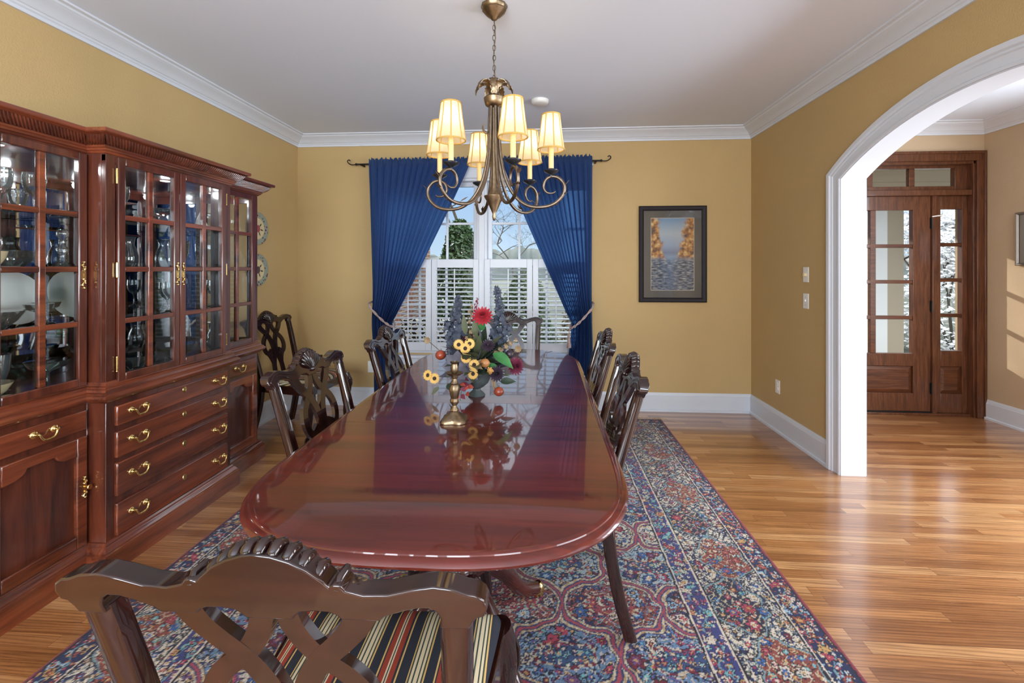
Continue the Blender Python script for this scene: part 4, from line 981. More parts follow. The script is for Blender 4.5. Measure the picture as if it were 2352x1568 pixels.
# ------------------------------------------------------------------ breakfront china cabinet
def china_cabinet():
    XB = XL + 0.004
    XC, XS = -1.970, -2.062            # front planes of centre and side sections
    YA, YBk, YC, YD = 1.515, 1.93, 2.752, 3.168
    root = wthing('china_cabinet', 'tall dark cherry breakfront cabinet with glazed upper doors and brass-handled drawers', 'cabinet', (-2.22, 2.34, 0))
    path = [(XB, YA), (XS, YA), (XS, YBk), (XC, YBk), (XC, YC), (XS, YC), (XS, YD), (XB, YD)]
    path_r = path[::1]
    # travel from near to far: right of travel (+y) is +x, so offsets point into the room
    body = MB().prism([(XB, YA), (XS, YA), (XS, YBk), (XC, YBk), (XC, YC), (XS, YC), (XS, YD), (XB, YD)], 'z', 0.02, 0.80)
    body.build('base_carcase', M['cabz'], root, bevel=0.002)
    PL = [(0.0, 0.138), (0.006, 0.136), (0.012, 0.128), (0.012, 0.124), (0.020, 0.118), (0.024, 0.110), (0.030, 0.104), (0.030, 0.098), (0.037, 0.094), (0.037, 0.0), (0.0, 0.0)]
    MB().sweep(path, PL).build('plinth', M['cab'], root, smooth=30)
    WA = [(0.0, 0.766), (0.008, 0.768), (0.016, 0.774), (0.020, 0.780), (0.034, 0.786), (0.040, 0.796), (0.038, 0.806), (0.030, 0.811), (0.030, 0.816), (0.020, 0.820), (0.018, 0.830), (0.012, 0.834), (0.012, 0.842), (0.006, 0.846), (0.004, 0.862), (-0.006, 0.866)]
    MB().sweep(path, WA).build('waist_moulding', M['cab'], root, smooth=30)
    MB().prism(path, 'z', 0.795, 0.84).build('counter', M['cab'], root, smooth=0)
    CO = [(-0.004, 1.898), (0.004, 1.900), (0.010, 1.908), (0.016, 1.910), (0.018, 1.918), (0.024, 1.922), (0.026, 1.932)]
    MB().sweep(path, CO).build('cornice_bed', M['cab'], root, smooth=30)
    C2 = [(0.060, 1.966), (0.068, 1.970), (0.080, 1.973), (0.083, 1.977), (0.083, 1.990), (0.080, 1.993), (0.0, 1.993), (0.0, 1.966)]
    MB().sweep(path, C2).build('cornice', M['cab'], root, smooth=30)
    # gadrooned cove: slanting ridges
    m = MB(); cov = [(0.024, 1.931), (0.031, 1.933), (0.038, 1.938), (0.046, 1.945), (0.053, 1.954), (0.058, 1.962), (0.061, 1.968)]
    def seg(p0, p1, n0, n1, s0):
        d = Vector((p1[0] - p0[0], p1[1] - p0[1])); L = d.length; ns = max(3, int(L / 0.0022)); vs = []
        for i in range(ns + 1):
            f = i / ns
            for j, (o_, z) in enumerate(cov):
                x0, y0 = p0[0] + n0[0] * o_, p0[1] + n0[1] * o_; x1, y1 = p1[0] + n1[0] * o_, p1[1] + n1[1] * o_
                ph = (f * L + s0) * 2 * pi / 0.0135 + j * 0.35
                b_ = 0.0070 * (abs(sin(ph / 2)) - 0.5)
                nx, ny = d.y / L, -d.x / L
                vs.append((x0 + (x1 - x0) * f + nx * b_, y0 + (y1 - y0) * f + ny * b_, z - b_ * 0.8))
        k = len(cov); m.add(vs, [(i * k + j, (i + 1) * k + j, (i + 1) * k + j + 1, i * k + j + 1) for i in range(ns) for j in range(k - 1)])
    nrm = [(0, -1), (1, -1), (1, -1), (1, -1), (1, 1), (1, 1), (1, 1), (0, 1)]
    for i in range(7): seg(path[i], path[i + 1], nrm[i], nrm[i + 1], i * 0.003)
    m.build('gadroon_moulding', M['cabz'], root, smooth=180)
    MB().prism([(p_[0] - 0.002 if p_[0] > XB else p_[0], p_[1]) for p_ in path], 'z', 1.893, 1.972).build('top_board', M['cabz'], root, smooth=0)
    # upper case: end panels, partitions, mirror back, glass shelves
    T = 0.022
    def board(name, x0, x1, y0, y1, z0, z1, mat='cabz'): return MB().box(x0, x1, y0, y1, z0, z1).build(name, M[mat], root, bevel=0.0015)
    z0, z1 = 0.84, 1.895
    for y0 in (YA, YD - T):     # glazed ends
        m = MB(); m.box(XB, XB + 0.045, y0, y0 + T, z0, z1); m.box(XS - 0.065, XS - 0.0225, y0, y0 + T, z0, z1); m.box(XB + 0.045, XS - 0.065, y0, y0 + T, z0, z0 + 0.04); m.box(XB + 0.045, XS - 0.065, y0, y0 + T, z1 - 0.05, z1)
        e_ = m.build('end_frame', M['cabz'], root, bevel=0.0015)
        sub(e_, MB().box(XB + 0.04, XS - 0.06, y0 + 0.009, y0 + 0.012, z0 + 0.03, z1 - 0.04), 'end_glass', M['doorglass'], smooth=0)
    board('corner_post', XC - 0.115, XC - 0.0225, YBk, YBk + T, z0, z1); board('corner_post', XC - 0.115, XC - 0.0225, YC - T, YC, z0, z1)
    MB().box(XB + 0.001, XB + 0.008, YA + T, YD - T, z0 + 0.002, z1).build('mirror_back', M['mirror'], root, smooth=0)
    for nm, y0, y1, xf in (('a', YA + T, YBk, XS), ('b', YBk + T, YC - T, XC), ('c', YC, YD - T, XS)):
        for z in (1.118, 1.365, 1.608): MB().box(XB + 0.02, xf - 0.05, y0 + 0.003, y1 - 0.003, z, z + 0.006).build('glass_shelf', M['shelfglass'], root, smooth=0)
    # face frame strips beside doors
    for xf, y0, y1 in ((XS, YA, YA + 0.03), (XC, YBk, YBk + 0.045), (XC, YC - 0.045, YC), (XS, YD - 0.03, YD)): board('stile', xf - 0.022, xf, y0, y1, z0, z1)
    for xf, y0, y1 in ((XS, YA, YBk), (XC, YBk, YC), (XS, YC, YD)): board('face_rail', xf - 0.021, xf - 0.001, y0, y1, z1 - 0.03, z1); 
    def glazed(xf, y0, y1, st=0.037, hinges=None, plate=None):
        za, zb = 0.852, 1.893; x0, x1 = xf - 0.016, xf + 0.012; rt = 0.034; rb = 0.036; mun = 0.026
        m = MB(); m.box(x0, x1, y0, y0 + st, za, zb); m.box(x0, x1, y1 - st, y1, za, zb); m.box(x0, x1, y0 + st, y1 - st, zb - rt, zb); m.box(x0, x1, y0 + st, y1 - st, za, za + rb)
        d = m.build('glazed_door', M['cabz'], root, bevel=0.004)
        ga, gb, gz0, gz1 = y0 + st, y1 - st, za + rb, zb - rt; yc = (ga + gb) / 2
        m = MB(); m.box(x0 + 0.004, x1 - 0.003, yc - mun / 2, yc + mun / 2, gz0, gz1)
        for k in (1, 2, 3): zz = gz0 + (gz1 - gz0) * k / 4; m.box(x0 + 0.005, x1 - 0.004, ga, gb, zz - 0.012, zz + 0.012)
        sub(d, m, 'muntins', M['cab'], bevel=0.003)
        m = MB(); q = 0.018
        for c in range(2):
            for r in range(4):
                a0, a1 = (ga, yc - mun / 2) if c == 0 else (yc + mun / 2, gb)
                b0 = gz0 + (gz1 - gz0) * r / 4 + (0.012 if r else 0); b1 = gz0 + (gz1 - gz0) * (r + 1) / 4 - (0.012 if r < 3 else 0)
                xg = xf + 0.002
                vs = [(xg - 0.0035, a0, b0), (xg - 0.0035, a1, b0), (xg - 0.0035, a1, b1), (xg - 0.0035, a0, b1), (xg, a0 + q, b0 + q), (xg, a1 - q, b0 + q), (xg, a1 - q, b1 - q), (xg, a0 + q, b1 - q)]
                m.add(vs, [(4, 5, 6, 7), (0, 1, 5, 4), (1, 2, 6, 5), (2, 3, 7, 6), (3, 0, 4, 7)])
        sub(d, m, 'glass_panes', M['doorglass'], smooth=0)
        if hinges is not None:
            for z in (0.935, 1.37, 1.805):
                m = MB().tube([(x1 - 0.004, hinges, z - 0.03), (x1 - 0.004, hinges, z + 0.03)], 0.0042, 8); m.sphere((x1 - 0.004, hinges, z + 0.033), 0.0045, 8, 6); m.sphere((x1 - 0.004, hinges, z - 0.033), 0.0045, 8, 6)
                sub(d, m, 'hinge', M['brass'])
        if plate is not None: sub(d, ornate_plate(x1, plate, 1.348, 0.058), 'key_plate', M['brass'])
        return d
    def ornate_plate(x, y, z, h):
        m = MB(); m.box(x, x + 0.003, y - 0.008, y + 0.008, z - 0.018, z + 0.018); m.box(x + 0.002, x + 0.0035, y - 0.002, y + 0.002, z - 0.008, z + 0.006)
        for s_ in (-1, 1):
            pts = catmull([(x + 0.002, y - 0.004, z + s_ * 0.016), (x + 0.003, y + 0.006, z + s_ * (0.016 + (h - 0.016) * 0.3)), (x + 0.003, y - 0.006, z + s_ * (0.016 + (h - 0.016) * 0.6)), (x + 0.002, y + 0.002, z + s_ * h)], 6)
            m.tube(pts, [0.0038 + 0.0012 * sin(i * 1.5) for i in range(len(pts))], 7); m.sphere((x + 0.003, y + 0.001, z + s_ * h), 0.0045, 8, 6); m.sphere((x + 0.003, y + 0.005, z + s_ * (h * 0.62)), 0.0042, 8, 6)
        return m
    glazed(XS, YA + 0.042, YBk - 0.008, plate=YBk - 0.026)
    glazed(XC, YBk + 0.050, 2.338, hinges=YBk + 0.046, plate=2.322)
    glazed(XC, 2.343, YC - 0.050, hinges=YC - 0.046, plate=2.360)
    glazed(XS, YC + 0.008, YD - 0.042)
    # drawers
    def bail(o, x, yc, z):
        hw = 0.039
        m = MB()
        for s_ in (-1, 1):
            m.lathe([(0.0155, 0), (0.0150, 0.002), (0.010, 0.004), (0.006, 0.006), (0.005, 0.014), (0.007, 0.018), (0.0, 0.020)], (x, yc + s_ * hw, z), 16, Matrix.Rotation(pi / 2, 3, 'Y'))
        pts = catmull([(x + 0.017, yc - hw, z), (x + 0.020, yc - hw + 0.005, z - 0.002), (x + 0.021, yc - hw + 0.011, z - 0.016), (x + 0.021, yc - 0.018, z - 0.027), (x + 0.022, yc, z - 0.029), (x + 0.021, yc + 0.018, z - 0.027), (x + 0.021, yc + hw - 0.011, z - 0.016), (x + 0.020, yc + hw - 0.005, z - 0.002), (x + 0.017, yc + hw, z)], 4)
        n = len(pts); m.tube(pts, [0.0034 + 0.0016 * sin(pi * i / (n - 1)) for i in range(n)], 8)
        sub(o, m, 'bail_handle', M['brass'], smooth=60)
    def drawer(xf, y0, y1, z0, z1, handles, key=None):
        m = MB().box(xf - 0.01, xf + 0.014, y0, y1, z0, z1); d = m.build('drawer', M['cab'], root, bevel=0.005, bseg=2)
        for h in handles: bail(d, xf + 0.014, h, (z0 + z1) / 2 + 0.008)
        if key:
            m = MB().lathe([(0.0, 0.004), (0.010, 0.004), (0.0125, 0.0035), (0.0135, 0.001), (0.0135, 0)][::-1], (xf + 0.0138, key, (z0 + z1) / 2 + 0.018), 20, Matrix.Rotation(pi / 2, 3, 'Y') @ Matrix.Diagonal((1.25, 1, 1)))
            k = sub(d, m, 'keyhole_plate', M['brass'])
            m = MB().box(xf + 0.0165, xf + 0.0185, key - 0.0018, key + 0.0018, (z0 + z1) / 2 + 0.010, (z0 + z1) / 2 + 0.024); m.v and None
            m.f and k and None
        return d
    for za, zb in ((0.650, 0.742), (0.502, 0.622), (0.325, 0.478), (0.142, 0.292)): drawer(XC, 1.972, 2.712, za, zb, (2.084, 2.636), 2.366)
    drawer(XS, YA + 0.03, YBk - 0.012, 0.652, 0.742, (1.742,)); drawer(XS, YC + 0.012, YD - 0.03, 0.652, 0.742, (2.955,))
    def panel_door(y0, y1, knob):
        xf = XS; za, zb = 0.138, 0.626; x0, x1 = xf - 0.005, xf + 0.017; st = 0.045
        ga, gb, gz0, gz1 = y0 + st, y1 - st, za + 0.055, zb - 0.045
        m = MB(); m.box(x0, x1, y0, ga, za, zb); m.box(x0, x1, gb, y1, za, zb); m.box(x0, x1, ga, gb, za, gz0)
        top = [(ga, zb), (ga, gz1 - 0.038), (ga + 0.030, gz1 - 0.036)] + [(ga + 0.030 + 0.058 * sin(t), gz1 - 0.036 + 0.036 * (1 - cos(t)) ** 0.9) for t in [pi / 2 * k / 6 for k in range(1, 7)]]
        w = gb - ga; top += [(ga + gb - a, z) for a, z in reversed(top[1:])] + [(gb, zb)]
        m.prism(top, 'x', x0, x1)
        d = m.build('panel_door', M['cab'], root, bevel=0.0045)
        sub(d, MB().box(xf - 0.006, xf - 0.001, ga - 0.005, gb + 0.005, gz0 - 0.005, zb - 0.03), 'door_panel', M['cabpanel'])
        if knob:
            m = ornate_plate(x1, knob, 0.40, 0.045); m.tube([(x1 + 0.003, knob, 0.402), (x1 + 0.022, knob, 0.402)], 0.0045, 8); m.lathe([(0.010, 0), (0.0115, 0.003), (0.010, 0.006)], (x1 + 0.022, knob, 0.402), 12, Matrix.Rotation(pi / 2, 3, 'Y'))
            sub(d, m, 'key_plate', M['brass'])
        return d
    panel_door(YA + 0.03, YBk - 0.012, YBk - 0.026); panel_door(YC + 0.012, YD - 0.03, None)
    for yy, xx in ((1.72, -2.24), (2.16, -2.20), (2.52, -2.20), (2.96, -2.24)):  # small lights added under the top board to brighten the contents
        MB().lathe([(0.0, 1.886), (0.026, 1.886), (0.030, 1.8925)], (xx, yy, 0), 20).build('added_puck_light', M['plastic'], root, smooth=40)
        lamp('added_cabinet_light', 'POINT', (xx, yy, 1.868), 1.3, (0.93, 0.97, 1.0), 0.02)
china_cabinet()

# ------------------------------------------------------------------ china and glass inside the cabinet
def glassware():
    GOB = [(0.030, 0.0), (0.028, 0.003), (0.008, 0.008), (0.0045, 0.02), (0.0045, 0.07), (0.008, 0.078), (0.024, 0.092), (0.036, 0.115), (0.040, 0.145), (0.038, 0.175)]
    COUPE = [(0.030, 0.0), (0.028, 0.003), (0.007, 0.008), (0.0045, 0.02), (0.0045, 0.055), (0.012, 0.062), (0.042, 0.076), (0.050, 0.098)]
    BOWL = [(0.035, 0.0), (0.045, 0.012), (0.075, 0.04), (0.095, 0.075), (0.098, 0.082)]
    STICK = [(0.045, 0), (0.045, 0.008), (0.030, 0.02), (0.014, 0.04), (0.012, 0.07), (0.022, 0.09), (0.012, 0.105), (0.012, 0.14), (0.020, 0.15), (0.020, 0.175), (0.014, 0.18)]
    PITCH = [(0.030, 0), (0.045, 0.02), (0.05, 0.06), (0.042, 0.10), (0.030, 0.13), (0.034, 0.16), (0.040, 0.17)]
    PLATE = [(0.045, 0.0), (0.050, 0.003), (0.075, 0.007), (0.108, 0.016), (0.110, 0.019), (0.075, 0.012), (0.05, 0.008), (0.0, 0.007)]
    CUP = [(0.022, 0), (0.026, 0.006), (0.040, 0.03), (0.046, 0.055)]
    protos = {}
    def glass(kind, prof, x, y, z, label, group=None, mat='crystal', ribs=0, rib=0.0, rot=None, cat='glass'):
        key = (kind, mat)
        if key not in protos:
            o = MB().lathe(prof, (0, 0, 0), 28, None, ribs, rib).build(kind, M[mat], None, smooth=60); protos[key] = o
        else:
            o = protos[key].copy(); COL.objects.link(o)
        o.location = (x, y, z + 0.0005)
        if rot: o.rotation_euler = rot
        tag(o, label, cat, group)
        return o
    Z = [0.8405, 1.124, 1.371, 1.614]
    # near section
    g = 'glass and china behind the left glazed door'
    for dx, y in ((-0.0, 1.72), (-0.09, 1.79), (0.02, 1.83)): glass('goblet', GOB, -2.22 + dx, y, Z[3], 'clear stemmed goblet on the top shelf behind the leftmost glazed door', g)
    glass('crystal_bowl', BOWL, -2.27, 1.79, Z[2] , 'cut crystal bowl on the second shelf down behind the leftmost glazed door', g, 'crystal', 12, 0.06, cat='bowl')
    glass('crystal_candlestick', STICK, -2.125, 1.880, Z[2], 'crystal candlestick beside the cut bowl behind the leftmost glazed door', g, 'crystal', 8, 0.06, cat='candlestick')
    for k, y in enumerate((1.615, 1.66)):
        glass('china_plate', PLATE, -2.33 , y - 0.02, Z[2] + 0.105, 'white china plate stood on edge above the cream cup behind the leftmost glazed door', g, 'china', rot=(math.radians(78), 0, math.radians(25)), cat='plate')
    glass('serving_cup', CUP, -2.17, 1.655, Z[2] + 0.020, 'cream china cup on its saucer, second shelf down behind the leftmost glazed door', g, 'cream_china', cat='cup')
    glass('saucer', [(r * 0.72, z * 0.8) for r, z in PLATE], -2.17, 1.655, Z[2], 'white saucer under the cream cup, second shelf down behind the leftmost door', g, 'china', cat='saucer')
    glass('cut_glass_bowl', [(r * 1.1, z) for r, z in BOWL], -2.20, 1.665, Z[1], 'wide scalloped cut-glass bowl on the third shelf behind the leftmost glazed door', g, 'crystal', 16, 0.07, cat='bowl')
    for dx, y in ((0.01, 1.84), (-0.08, 1.95)): glass('coupe', COUPE, -2.20 + dx, y, Z[1] , 'clear coupe glass on the third shelf behind the leftmost glazed door', g)
    for dx, dy in ((0, 0), (0.045, 0.07)): glass('large_plate', [(r * 1.1, z) for r, z in PLATE], -2.40 + dx, 1.80 + dy, Z[1] + 0.118, 'large white plate leaning behind the coupe glasses, leftmost glazed door', g, 'china', rot=(0, math.radians(76), 0), cat='plate')
    glass('footed_vase', [(0.036, 0), (0.034, 0.004), (0.010, 0.012), (0.008, 0.03), (0.030, 0.05), (0.044, 0.10), (0.050, 0.17)], -2.32, 1.78, Z[0], 'tall footed glass vase on the cabinet floor behind the leftmost glazed door', g, cat='vase')
    glass('cream_bowl', [(r * 0.8, z * 0.8) for r, z in BOWL], -2.185, 1.645, Z[0] + 0.016, 'cream bowl on a plate at the bottom of the leftmost glazed section', g, 'cream_china', cat='bowl')
    glass('under_plate', [(r * 0.9, z * 0.8) for r, z in PLATE], -2.185, 1.645, Z[0], 'white plate under the cream bowl at the bottom of the leftmost section', g, 'china', cat='plate')
    glass('compote', [(0.035, 0), (0.032, 0.004), (0.008, 0.012), (0.006, 0.08), (0.012, 0.088), (0.06, 0.105), (0.075, 0.135)], -2.16, 1.85, Z[0], 'footed glass compote on the cabinet floor behind the leftmost glazed door', g, cat='compote')
    # centre section
    g = 'glass and china behind the centre glazed doors'
    for x, y in ((-2.12, 2.06), (-2.20, 2.10), (-2.12, 2.15), (-2.22, 2.20)): glass('goblet', GOB, x, y, Z[3], 'clear stemmed goblet on the top shelf behind the left centre door', g)
    for x, y in ((-2.14, 2.44), (-2.22, 2.50)): glass('coupe', COUPE, x, y, Z[3], 'clear coupe glass on the top shelf behind the right centre door', g)
    glass('crystal_bell', [(0.062, 0), (0.060, 0.004), (0.050, 0.03), (0.030, 0.075), (0.022, 0.10), (0.020, 0.14), (0.030, 0.16), (0.018, 0.19), (0.0, 0.205)], -2.13, 2.08, Z[2], 'bell-shaped cut crystal decanter on the second shelf, left centre door', g, 'crystal', 14, 0.06, cat='decanter')
    glass('pitcher', PITCH, -2.15, 2.22, Z[2], 'clear glass pitcher on the second shelf, left centre door', g, cat='pitcher')
    glass('pitcher', [(r, z) for r, z in PITCH], -2.15, 2.46, Z[2], 'clear glass pitcher on the second shelf, right centre door', g, cat='pitcher')
    glass('footed_vase', None, -2.18, 2.60, Z[2], 'footed clear vase on the second shelf, right centre door', g, cat='vase')
    glass('large_plate', None, -2.40, 2.16, Z[1] + 0.118, 'large white plate leaning on the mirror, third shelf of the left centre door', g, 'china', rot=(0, math.radians(76), 0), cat='plate')
    for x, y in ((-2.10, 2.08), (-2.17, 2.13)): glass('goblet', GOB, x, y, Z[1], 'clear stemmed goblet on the third shelf behind the left centre door', g)
    for x, y in ((-2.13, 2.45), (-2.20, 2.56)): glass('goblet', GOB, x, y, Z[1], 'clear stemmed goblet on the third shelf behind the right centre door', g)
    glass('crystal_candlestick', STICK, -2.12, 2.07, Z[0], 'crystal candlestick on the cabinet floor behind the left centre door', g, cat='candlestick')
    glass('compote', None, -2.17, 2.15, Z[0], 'footed glass compote on the cabinet floor behind the left centre door', g, cat='compote')
    glass('crystal_bowl', None, -2.14, 2.27, Z[0], 'cut crystal bowl on the cabinet floor behind the left centre door', g, cat='bowl')
    glass('coupe', None, -2.12, 2.43, Z[0], 'clear coupe glass on the cabinet floor behind the right centre door', g)
    glass('cut_glass_bowl', None, -2.20, 2.60, Z[0], 'wide scalloped cut-glass bowl on the cabinet floor, right centre door', g, cat='bowl')
    g = 'glass behind the far glazed door'
    glass('folded_card', [(0.0, 0.0), (0.055, 0.0), (0.0, 0.15)][1:], -2.25, 2.86, Z[3], 'white cone-shaped ornament on the top shelf behind the farthest glazed door', g, 'china', cat='ornament')
    glass('goblet', None, -2.20, 2.90, Z[1], 'clear stemmed goblet on the third shelf behind the farthest glazed door', g)
    glass('pitcher', None, -2.20, 2.92, Z[0], 'clear glass pitcher on the cabinet floor behind the farthest glazed door', g, cat='pitcher')
glassware()

# ------------------------------------------------------------------ chandelier
def chandelier():
    cx, cy = -0.245, 2.30
    root = wthing('chandelier', 'bronze six-arm chandelier with lit pleated cream shades over the table', 'chandelier', (cx, cy, H))
    c0 = (cx, cy, 0)
    m = MB().lathe([(0.066, 2.7095), (0.066, 2.700), (0.058, 2.690), (0.060, 2.685), (0.044, 2.668), (0.030, 2.655), (0.018, 2.648), (0.014, 2.640), (0.0, 2.636)][::-1], c0, 32, None, 10, 0.03)
    m.build('canopy', M['oldbrass'], root, smooth=50)
    m = MB(); z = 2.640; k = 0
    while z > 2.325:
        pts = []
        for i in range(14):
            t = 2 * pi * i / 14; a, b_ = 0.0075 * cos(t), 0.0155 * sin(t)
            pts.append((cx + (a if k % 2 else 0), cy + (0 if k % 2 else a), z - 0.0155 + b_))
        m.tube(pts, 0.0019, 6, True); z -= 0.0255; k += 1
    m.build('chain', M['bronze'], root, smooth=60)
    m = MB().tube(catmull([(cx, cy, 2.64), (cx + 0.006, cy, 2.55), (cx - 0.004, cy + .004, 2.45), (cx + 0.004, cy, 2.36), (cx, cy, 2.26)], 8), 0.0022, 6); m.build('cord', M['bronze'], root)
    m = MB().lathe([(0.0, 1.618), (0.006, 1.622), (0.010, 1.640), (0.008, 1.655), (0.014, 1.668), (0.024, 1.690), (0.034, 1.712), (0.050, 1.738), (0.052, 1.745), (0.030, 1.750), (0.022, 1.765), (0.014, 1.80), (0.012, 2.0), (0.016, 2.19), (0.030, 2.196), (0.044, 2.205), (0.050, 2.222), (0.053, 2.240), (0.046, 2.247), (0.030, 2.25), (0.012, 2.27), (0.006, 2.31), (0.0, 2.322)], c0, 28)
    m.build('stem', M['oldbrass'], root, smooth=45)
    # acanthus leaves on top
    for k in range(7):
        a = 2 * pi * k / 7 + 0.3; d = Vector((cos(a), sin(a), 0)); n = Vector((-sin(a), cos(a), 0)); b = Vector((cx, cy, 0))
        sp = catmull([b + d * 0.020 + Vector((0, 0, 2.245)), b + d * 0.026 + Vector((0, 0, 2.285)), b + d * 0.048 + Vector((0, 0, 2.318)), b + d * 0.078 + Vector((0, 0, 2.312)), b + d * 0.096 + Vector((0, 0, 2.285)), b + d * 0.098 + Vector((0, 0, 2.262))], 5)
        L = len(sp); m = MB(); vs = []
        for i, p_ in enumerate(sp):
            f = i / (L - 1); w = 0.005 + 0.019 * sin(pi * min(1, f * 1.05) ** 0.8) * (0.75 + 0.25 * cos(i * 2.2))
            vs += [p_ - n * w, p_ - n * w * 0.4 + Vector((0, 0, 0.004)), p_ + Vector((0, 0, 0.0015)), p_ + n * w * 0.4 + Vector((0, 0, 0.004)), p_ + n * w]
        vs2 = [v - Vector((0, 0, 0.0022)) - d * 0.0015 for v in vs]
        q = len(vs); fs = [(i * 5 + j, i * 5 + j + 1, (i + 1) * 5 + j + 1, (i + 1) * 5 + j) for i in range(L - 1) for j in range(4)]
        m.add(vs + vs2, fs + [tuple(x + q for x in f[::-1]) for f in fs] + [(i * 5, (i + 1) * 5, (i + 1) * 5 + q, i * 5 + q) for i in range(L - 1)] + [(i * 5 + 4, i * 5 + 4 + q, (i + 1) * 5 + 4 + q, (i + 1) * 5 + 4) for i in range(L - 1)])
        m.build('acanthus_leaf', M['oldbrass'], root, smooth=60)
    m = MB().tube(catmull([(cx - 0.025, cy, 2.07), (cx - 0.04, cy - 0.005, 2.065), (cx - 0.055, cy - 0.005, 2.08), (cx - 0.058, cy - 0.005, 2.10), (cx - 0.048, cy - 0.005, 2.112)], 5), [0.006] * 8 + [0.006 - 0.00035 * i for i in range(13)], 8); m.build('tendril', M['oldbrass'], root)
    RG = 0.29
    ARM = [(0.022, 2.196), (0.026, 2.08), (0.034, 1.95), (0.060, 1.83), (0.105, 1.745), (0.165, 1.695), (0.235, 1.682), (0.300, 1.695), (0.345, 1.735), (0.356, 1.785), (0.330, 1.822), (0.292, 1.833), (0.262, 1.815), (0.252, 1.782), (0.268, 1.755), (0.296, 1.750), (0.312, 1.758)]
    for k in range(6):
        a = math.radians(-7 + 60 * k); d = Vector((cos(a), sin(a), 0)); b = Vector((cx, cy, 0)); n = Vector((-sin(a), cos(a), 0))
        pts = catmull([b + d * r_ + Vector((0, 0, z)) for r_, z in ARM], 6); L = len(pts)
        arm = MB().tube(pts, [0.0085 if i < L * 0.65 else 0.0085 - 0.0052 * (i / L - 0.65) / 0.35 for i in range(L)], 8, up=tuple(n)).build('arm', M['bronze'], root, smooth=60)
        for (r_, z, dr, dz, s_) in ((0.345, 1.735, 0.030, 0.020, 1), (0.356, 1.785, 0.026, 0.030, 1), (0.300, 1.695, 0.03, -0.002, 1), (0.235, 1.690, -0.05, 0.03, 1), (0.20, 1.69, -0.055, 0.012, -1)):
            m = MB(); p0 = b + d * r_ + Vector((0, 0, z)); p1 = p0 + d * dr + Vector((0, 0, dz)); mid = (p0 + p1) / 2
            for sd in (-1, 1):
                q = n * sd * 0.011; m.add([p0, mid + q, p1 + q * 0.4, mid + Vector((0, 0, 0.003))], [(0, 1, 2, 3), (3, 2, 1, 0)])
            sub(arm, m, 'leaf_ornament', M['bronze'])
        cc = tuple(b + d * RG)
        sub(arm, MB().lathe([(0.006, 1.828), (0.010, 1.835), (0.008, 1.842), (0.020, 1.848), (0.036, 1.858), (0.0375, 1.864), (0.030, 1.861), (0.016, 1.858), (0.014, 1.872), (0.0, 1.873)], cc, 24), 'drip_dish', M['darkdish'], smooth=50)
        sub(arm, MB().lathe([(0.0130, 1.866), (0.0130, 2.035), (0.011, 2.037), (0.0, 2.038)], cc, 16), 'candle_sleeve', M['candle'], smooth=50)
        m = MB(); sg = 40; z0, z1, ra, rb = 1.966, 2.138, 0.0665, 0.0435
        m.lathe([(ra, z0), (ra - (ra - rb) * 0.5 - 0.0015, (z0 + z1) / 2), (rb, z1)], cc, sg)
        m.f = m.f[:2 * sg]
        sh = sub(arm, m, 'lamp_shade', M['shade'], smooth=180)
        m = MB(); C = Vector(cc)
        for z, r_ in ((z0, ra), (z1, rb)):
            m.tube([C + Vector((r_ * cos(t), r_ * sin(t), z)) for t in [2 * pi * i / 36 for i in range(36)]], 0.0038, 6, True)
        for i in range(8):
            t = 2 * pi * i / 8 + 0.2; q = [C + Vector(((ra + (rb - ra) * f + 0.0008 - 0.0015 * sin(pi * f)) * cos(t), (ra + (rb - ra) * f + 0.0008 - 0.0015 * sin(pi * f)) * sin(t), z0 + (z1 - z0) * f)) for f in (0, 0.25, 0.5, 0.75, 1)]
            m.tube(q, 0.0030, 6)
        # braid belongs to the shade's own arm
        sub(arm, m, 'shade_braid', M['shadetrim'], smooth=60)
        lamp('chandelier_bulb', 'POINT', (cc[0], cc[1], 2.062), 0.55, (1.0, 0.80, 0.52), 0.018)
chandelier()

# ------------------------------------------------------------------ small things on walls and ceiling
m = MB().lathe([(0.0, 2.677), (0.050, 2.678), (0.062, 2.683), (0.068, 2.692), (0.070, 2.7095)], (-0.02, 3.62, 0), 32)
tag(m.build('smoke_detector', M['plastic'], None, smooth=40), 'round white smoke detector on the ceiling behind the chandelier', 'smoke detector')

def wall_plate(name, label, cat, loc, rz, parts):
    """built with its face toward -y then turned"""
    root = thing(name, label, cat, loc, rz)
    MB().box(-0.035, 0.035, -0.006, 0, -0.057, 0.057).build('cover_plate', M['plastic'], root, bevel=0.003)
    for nm, mb, mt in parts: mb.build(nm, mt, root, bevel=0.0006)
    return root
RX = Matrix.Rotation(pi / 2, 3, 'X')
wall_plate('dimmer_switch', 'white dimmer plate with round knob, upper of two beside the arch', 'dimmer', (XR, 3.57, 1.329), -pi / 2, [('knob', MB().lathe([(0.016, 0.004), (0.015, 0.022), (0.012, 0.024), (0, 0.024)], (0, 0, 0), 20, RX), M['cream_china'])])
def sock(z):
    m = MB(); m.lathe([(0.0165, 0.005), (0.016, 0.009), (0.0, 0.009)], (0, 0, z), 20, RX); return m
sl = plain('dark_slot', (0.03, 0.03, 0.03), 0.6)
wall_plate('light_switch', 'white toggle switch plate below the dimmer beside the arch', 'switch', (XR, 3.57, 1.130), -pi / 2, [('toggle', MB().box(-0.005, 0.005, -0.016, -0.004, -0.004, 0.012), M['plastic']), ('screw', MB().lathe([(0.003, 0.005), (0.003, 0.0068)], (0, 0, 0.030), 10, RX), M['oldbrass']), ('screw', MB().lathe([(0.003, 0.005), (0.003, 0.0068)], (0, 0, -0.030), 10, RX), M['oldbrass'])])
